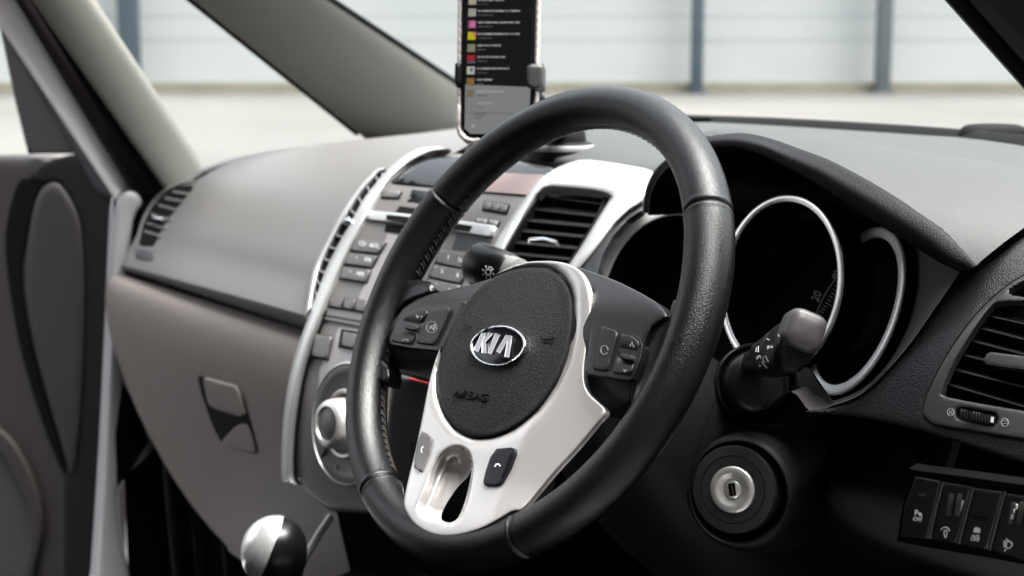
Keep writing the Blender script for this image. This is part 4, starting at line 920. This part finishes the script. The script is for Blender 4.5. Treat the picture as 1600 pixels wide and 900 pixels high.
obj('cabin_floor', grid([[(x, y, -.62) for x in np.linspace(-1.1, .38, 6)] for y in (.45, 0, -.6, -2.4)]), CARPET, body)
ROOF = mat('headliner', (.42, .41, .39), .9, spec=.1)
obj('headliner', patch([[(x, y, z-.05*((x+.36)/.7)**2) for x in np.linspace(-.98, .26, 7)] for y, z in ((-.20, .50), (-.5, .56), (-1.2, .60), (-2.2, .56))], 3, 3), ROOF, body)
ext_roof = patch([[(x, y, z-.05*((x+.36)/.7)**2) for x in np.linspace(-1.02, .30, 7)] for y, z in ((-.18, .53), (-.5, .59), (-1.2, .63), (-2.3, .58))], 3, 3)
obj('roof', ext_roof, BODY, body)
obj('rear_interior', patch([[(x, -2.3, z) for x in (-1.1, -.36, .4)] for z in (-.7, 0, .58)], 2, 2), CARPET, body)
for sx in (-1.1, .38):
    obj('rear_door_panel', patch([[(sx, y, z) for y in (-.62, -1.4, -2.3)] for z in (-.7, -.3, .05)], 2, 2), DOORP, body)
    obj('sill', box((sx, -.2, -.66), (.08, 0, 0), (0, 1.4, 0), (0, 0, .12), .02), BODY, body)
# driver side pillar and screen
g1a, g1b = onX(1604, 136, .30), onX(1483, 0, .27); 
g2a, g2b = g1a+np.array([.085, -.012, -.01]), g1b+np.array([.085, -.012, -.01])
obj('windscreen_pillar', bar(g1a, g1b, g2a, g2b, -.004, .02, ts=(-3, -1.5, 0, 1, 2, 3, 4.2)), mat('dark_pillar', (.008, .0055, .006), .55, var=.05), body)
obj('pillar_seal', tube([ext(g1a, g1b, t)+np.array([.020, -.012, -.004]) for t in (-3, 0, 1, 3, 4.2)], .005, 8), SEAL, body)
bl, br_ = np.array([-1.06, .70, .112]), np.array([.40, .62, .10])
tl_, tr_ = np.array([-.86, -.16, .50]), np.array([.18, -.16, .50])
rows = []
for t in np.linspace(0, 1, 9):
    a, b = bl*(1-t)+tl_*t, br_*(1-t)+tr_*t
    rows.append([a*(1-u)+b*u+np.array([0, .10*4*u*(1-u)*(1-t*.6), .02*sin(pi*t)+.0]) for u in np.linspace(0, 1, 15)])
obj('windscreen', grid(rows), GLASS, body)
fr_ = [onZ(a, b, .101) for a, b in ((1000, 184.5), (1085, 188), (1200, 192), (1340, 200), (1480, 210), (1600, 222), (1720, 238))]
obj('screen_seal', patch([[p+np.array([0, .03, -.03]) for p in fr_], [p+np.array([0, .012, .004]) for p in fr_], [p+np.array([0, -.001, .002]) for p in fr_], [p+np.array([0, -.006-.012*i/6, -.004-.001*i]) for i, p in enumerate(fr_)]], 4, 3), SEAL, body)
obj('quarter_window', grid([[e1a, e3a], [ext(e1a, e1b, 1.0), ext(e3a, e3b, 1.0)], [ext(e1a, e1b, 2.2), ext(e3a, e3b, 2.2)]]), GLASS, body)
obj('scuttle', patch([[(x, y, z) for x in (-.95, -.36, .40)] for y, z in ((.72, .060), (.80, .02), (.9, .0))], 3, 3), PANEL, body)
obj('bonnet', patch([[(x, y, z-.10*((x+.36)/.75)**2) for x in np.linspace(-1.12, .42, 7)] for y, z in ((.86, .0), (1.1, -.05), (1.5, -.13), (1.75, -.22), (1.85, -.38))], 3, 3), BODY, body)
# wiper at the foot of the screen
wp0 = onY(1545, 205, .71)
wiper = thing('windscreen_wiper', 'black wiper pivot cap and arm at the foot of the windscreen', 'wiper', wp0)
WR = RIGHT*[1, 1, 0]
obj('pivot_cap', patch([[wp0+nz(WR)*a*sc+np.array([-.25, .5, 0])*b*sc*.03+np.array([0, 0, z]) for a, b in ((-.034, 0), (-.026, 1), (0, 1.5), (.03, 1), (.045, 0), (.03, -1), (0, -1.5), (-.026, -1))] for sc, z in ((1.0, -.016), (.97, -.004), (.8, .005), (.5, .0075), (.01, .008))], 3, 3, True), SEAL, wiper)
obj('wiper_arm', tube([wp0+nz(WR)*.02, wp0+nz(WR)*.08+[0, 0, -.004], wp0+nz(WR)*.3+[0, 0, -.012]], .006, 8), PANEL, wiper)
# ------------------------------------------------------------------ open passenger door
dd_ = np.array([-sin(rad(60)), -cos(rad(60)), 0]); dn2 = np.array([.5, -.8660254, 0])
DP = Plane((-1.20, .25, 0), dn2)
door = thing('passenger_door', 'open passenger door with grey lining, dark triangular corner and speaker', 'car door', (-1.20, .25, -.7))
obj('door_lining', sheet([(-160, 248), (0, 244), (60, 247), (100, 262), (140, 300), (168, 350), (176, 520), (168, 1000), (-160, 1000)], DP, 0, .04, r=14, rd=.01, sp=16), DOORL, door)
obj('door_edge', sheet([(118, 240), (150, 262), (186, 322), (176, 420), (168, 600), (156, 1000), (98, 1000), (100, 760), (118, 640), (126, 560), (128, 460), (124, 350), (104, 300), (92, 284), (60, 284), (46, 276), (60, 258), (84, 248)], DP, .006, .03, r=6, rd=.004, sp=14), mat('door_edge_black', (.004, .004, .005), .6, spec=.2), door)
obj('corner_panel', sheet([(0, 44), (8, 40), (42, 100), (78, 165), (118, 240), (44, 241), (24, 160)], DP, .004, .01, r=4, rd=.002, sp=10), mat('corner_dark', (.022, .019, .022), .55, var=.05), door)
obj('window_frame', sheet([(-40, -30), (-10, -30), (20, 45), (100, 165), (190, 318), (150, 300), (118, 242), (78, 168), (40, 102), (0, 42), (-20, 10)], DP, .008, .03, r=4, rd=.004, sp=10), mat('door_frame_dark', (.012, .010, .014), .5), door)
obj('door_window', sheet([(-160, -40), (-20, -40), (0, 44), (24, 160), (43, 241), (-160, 246)], DP, -.004, .0, sp=40), GLASS, door)
pk = obj('door_pull', sheet(cat([(28, 286), (44, 278), (60, 284), (84, 280), (100, 292), (60, 300), (40, 380), (34, 440), (50, 540), (90, 680), (114, 746), (100, 740), (70, 670), (36, 560), (18, 470), (8, 384), (14, 330)], 3, True), DP, .003, .003, r=2, rd=.001, sp=8), VOID, door)
obj('door_insert', sheet(cat([(62, 300), (86, 285), (106, 305), (124, 345), (131, 420), (130, 560), (122, 690), (113, 742), (98, 700), (66, 590), (46, 500), (40, 430), (48, 350)], 3, True), DP, .012, .012, r=12, rd=.006, sp=8), DOORP, door)
obj('speaker_ring', sheet(cat([(-60, 660), (0, 672), (36, 716), (62, 780), (66, 830), (56, 880), (30, 960), (-60, 980)], 3, True), DP, .010, .012, holes=[cat([(-58, 690), (-4, 706), (22, 744), (42, 794), (46, 838), (38, 880), (18, 940), (-58, 950)], 3, True)], r=6, rd=.004, sp=10), DOORL, door)
obj('speaker_grille', sheet(cat([(-58, 690), (-4, 706), (22, 744), (42, 794), (46, 838), (38, 880), (18, 940), (-58, 950)], 3, True), DP, .003, .002, sp=14), mat('speaker_mesh', (.03, .028, .03), .7, bump=('leather', 300, 1, .001)), door)
# ------------------------------------------------------------------ front seats
SEATM = mat('dark_seat_fabric', (.018, .017, .018), .9, spec=.1, bump=('noise', 900, .4, .0006), var=.04)
def seat(x, lab):
    t = thing('front_seat', lab, 'seat', (x, -.7, -.62), group='front seats')
    def slab(rows): return patch(rows, 4, 5, True)
    def ringf(cx, cy, cz, w, d, ax):       # rounded slab section
        out = []
        for k in range(16):
            a = 2*pi*k/16; c, q = cos(a), sin(a); u = w*math.copysign(abs(c)**.55, c); v = d*math.copysign(abs(q)**.55, q)
            out.append(np.array([cx+u, cy, cz+v]) if ax == 'y' else np.array([cx+u, cy+v, cz]))
        return out
    obj('cushion', slab([ringf(x, -.30, -.40, .02, .01, 'y'), ringf(x, -.31, -.40, .22, .06, 'y'), ringf(x, -.55, -.42, .25, .07, 'y'), ringf(x, -.80, -.44, .25, .07, 'y'), ringf(x, -.82, -.44, .02, .01, 'y')]), SEATM, t)
    obj('backrest', slab([ringf(x, -.80, -.42, .02, .01, 'z'), ringf(x, -.80, -.40, .24, .07, 'z'), ringf(x, -.83, -.1, .25, .07, 'z'), ringf(x, -.87, .12, .21, .06, 'z'), ringf(x, -.88, .16, .02, .01, 'z')]), SEATM, t)
    obj('headrest', slab([ringf(x, -.88, .17, .02, .01, 'z'), ringf(x, -.88, .18, .12, .05, 'z'), ringf(x, -.88, .34, .12, .05, 'z'), ringf(x, -.88, .36, .02, .01, 'z')]), SEATM, t)
seat(-.72, 'dark fabric passenger seat beside the floor console')
seat(-.02, 'dark fabric driver seat behind the steering wheel')
for sx in (-1.08, .34):
    obj('middle_pillar', box((sx-.02*np.sign(sx+.3), -.98, .15), (.05, 0, 0), (0, .16, 0), (-.06*np.sign(sx+.3), 0, .8), .01), BROWN, body)
# ------------------------------------------------------------------ gear lever
GK = CAM+ray(430, 862)*1.47
gl_ = thing('gear_lever', 'ball shaped gear knob with bright metal cap on a short black lever', 'gear lever', GK-np.array([0, 0, .16]))
gd = nz([.10, -.12, 1])
obj('lever_shaft', tube([GK+gd*-.02, GK-gd*.2], .009, 12), DARK, gl_)
kb_ = [(0, .031), (.008, .0303), (.016, .028), (.0235, .022), (.0283, .012), (.0295, 0), (.0275, -.013), (.022, -.028), (.0165, -.042), (.0135, -.055), (.012, -.062)]
kn2 = lathe(GK, gd, kb_, 40); obj('knob', kn2, mat('black_knob', (.003, .003, .0035), .3, spec=.3), gl_)
obj('gaiter', lathe(GK-gd*.20, gd, [(.055, -.02), (.050, .0), (.040, .025), (.034, .04), (.036, .047), (.026, .07), (.017, .095), (.014, .11), (.0, .112)], 36), LEATHER_SMOOTH, gl_)
cdir = nz(-RIGHT*.90+UP*.36-FW*.12)
bmc = bmesh.new(); bmesh.ops.create_uvsphere(bmc, u_segments=64, v_segments=40, radius=1)
for v in bmc.verts:
    c = np.array(v.co); v.co = Vector(tuple(GK+c*np.array([.0316, .0316, .0336])))
bmesh.ops.bisect_plane(bmc, geom=bmc.verts[:]+bmc.edges[:]+bmc.faces[:], plane_co=Vector(tuple(GK+cdir*.0045)), plane_no=Vector(tuple(cdir)), clear_inner=True); smooth(bmc)
obj('knob_cap', bmc, mat('satin_chrome', (.62, .62, .62), .22, metal=.75), gl_)
cons = thing('centre_console', 'dark floor console with a pale edge strip below the dashboard', 'console', (-.36, -.1, -.62))
obj('console_top', patch([[(x, y, z) for x in (-.50, -.47, -.36, -.24, -.2)] for y, z in ((.16, -.36), (.06, -.38), (-.05, -.40), (-.4, -.42))], 3, 3), CARPET, cons)
obj('console_side', patch([[(-.51, y, z) for y in (.2, .0, -.4)] for z in (-.37, -.45, -.62)], 2, 2), PANEL, cons)
obj('edge_strip', tube([onX(518, 806, -.50), onX(500, 832, -.50), onX(470, 884, -.50), onX(450, 925, -.50)], .0042, 10), SILVER2, cons)
# ------------------------------------------------------------------ phone and holder
PC = CAM+ray(781, 100)*1.50; pn = nz(-FW+RIGHT*-.10+np.array([0, 0, .02])); PP = Plane(PC, pn)
phone = thing('mobile_phone', 'mobile phone showing a dark playlist screen in a clear case', 'phone', onZ(781, 222, .10))
case = [(716, -60), (722, -80), (840, -80), (847, -60), (841, 150), (838, 210), (830, 224), (728, 224), (716, 212), (713, 200), (714, 150)]
obj('clear_case', sheet(case, PP, .0, .011, r=4, rd=.003, sp=14, holes=[[(722, -55), (838, -55), (832, 200), (826, 214), (732, 214), (720, 202)]]), mat('clear_case', (.42, .37, .36), .15, spec=.6, metal=.3), phone)
obj('phone_body', sheet([(722, -60), (838, -60), (832, 204), (826, 216), (730, 216), (719, 204)], PP, -.001, .009, r=3, rd=.002, sp=14), GLOSS, phone)
SCRP = [(727, -55), (833, -55), (826, 200), (820, 209), (735, 209), (726, 201)]
sc_ = obj('screen', sheet(SCRP, PP, .0003, .001, sp=20), emit('screen_black', (.004, .004, .005), 1), phone)
def scr(q, name, m, h=.0007): return obj(name, sheet(q, PP, h, .0003, sp=30), m, sc_)
scr([(727, 132), (829, 136), (826, 200), (820, 209), (735, 209), (726, 201)], 'screen_panel', emit('screen_grey', (.14, .145, .145), 1), .0005)
thumbs = [(0, (.55, .5, .38)), (18.5, (.45, .45, .38)), (37, (.45, .08, .30)), (55, (.75, .62, .02)), (74, (.3, .3, .2)), (91, (.42, .03, .04)), (109, (.62, .64, .56)), (127, (.30, .18, .05)), (145, (.25, .22, .16)), (163, (.30, .31, .30))]
for y, c in thumbs:
    q = [(732.5-y*.025, y-5), (744.5-y*.025, y-5), (744-y*.025, y+7), (732-y*.025, y+7)]
    scr(q, 'cover_thumbnail', emit('thumbnail', c, .45))
scr([(736, 32), (743, 34), (742, 43), (734, 42)], 'cover_detail', emit('thumb_pink', (.7, .25, .4), .45), .001)
scr([(738, 50), (744, 50), (743, 60)], 'cover_detail', emit('thumb_pink2', (.75, .25, .25), .45), .001)
scr([(731, 97), (743, 96), (742, 99), (731, 99)], 'cover_detail', emit('thumb_blue', (.05, .15, .2), .45), .001)
scr([(735, 106), (739, 106), (738, 112), (735, 112)], 'cover_detail', emit('thumb_dot', (.1, .1, .1), .45), .001)
TW = emit('screen_text', (.30, .30, .28), .8); TG = emit('screen_text_dim', (.07, .07, .07), .8)
def tl2(x0, x1, y, m, hgt=4.2):
    n = max(2, int((x1-x0)/3.2)); bs = []
    x = x0; rr = random.Random(int(y*7+x0))
    while x < x1:
        w = rr.uniform(1.2, 2.4); hh = hgt*rr.uniform(.55, 1); bs.append(sheet([(x, y-hh/2), (x+w, y-hh/2), (x+w, y+hh/2), (x, y+hh/2)], PP, .0008, .0002, sp=9)); x += w+rr.choice([.5, .5, .6, 1.8])
    obj('playlist_text', join(*bs), m, sc_)
for y, a, b in ((0, 747, 787), (17, 747, 811), (35, 747, 810), (53, 746, 811), (71, 746, 781), (89, 746, 787), (107, 745, 795), (124.5, 745, 769), (143, 745, 788), (161, 746, 768)):
    tl2(a, b, y, TW, 3.4)
    tl2(a, a+(b-a)*.35, y+6.5, TG, 2.6)
tl2(742, 757, 179, TG, 3); tl2(742, 752, 184, TG, 2.5)
scr([(728, 175), (826, 178), (826, 179), (728, 176)], 'divider', TG)
scr([(737, 194), (741, 194), (741, 199), (737, 199)], 'home_icon', TW)
holder = thing('phone_holder', 'black phone holder with side clamps standing on a suction base', 'phone holder', onZ(880, 222, .10))
obj('clamp', sheet([(823, 104), (829, 100), (849, 101), (849, 135), (840, 141), (824, 136), (822, 125)], PP, .010, .028, r=4, rd=.004, sp=5), mat('clamp_grey', (.022, .020, .020), .45), holder)
obj('clamp', sheet([(711, 99), (717, 97), (720, 100), (720, 132), (714, 136), (710, 130)], PP, .010, .028, r=3, rd=.004, sp=5), PANEL, holder)
obj('backplate', sheet([(712, 100), (849, 100), (849, 138), (712, 134)], PP, -.014, .012, r=4, rd=.003, sp=14), PANEL, holder)
bp_ = MeshSurf([o for o in dash.children if o.name.startswith('top_pad')][0]).pt(878, 231)
obj('arm', tube([CAM+ray(790, 120)*1.53, CAM+ray(838, 160)*1.56, CAM+ray(862, 195)*1.57, bp_+np.array([0, 0, .02])], .010, 14), PANEL, holder)
obj('suction_base', lathe(bp_, (0, 0, 1), [(.036, -.012), (.036, .001), (.033, .004), (.025, .007), (.024, .016), (.021, .020), (0, .021)], 48), PANEL, holder)
obj('base_rim', lathe(bp_, (0, 0, 1), [(.0365, -.002), (.0375, .001), (.0365, .0035), (.034, .004)], 48), mat('rim_grey', (.25, .25, .25), .35), holder)
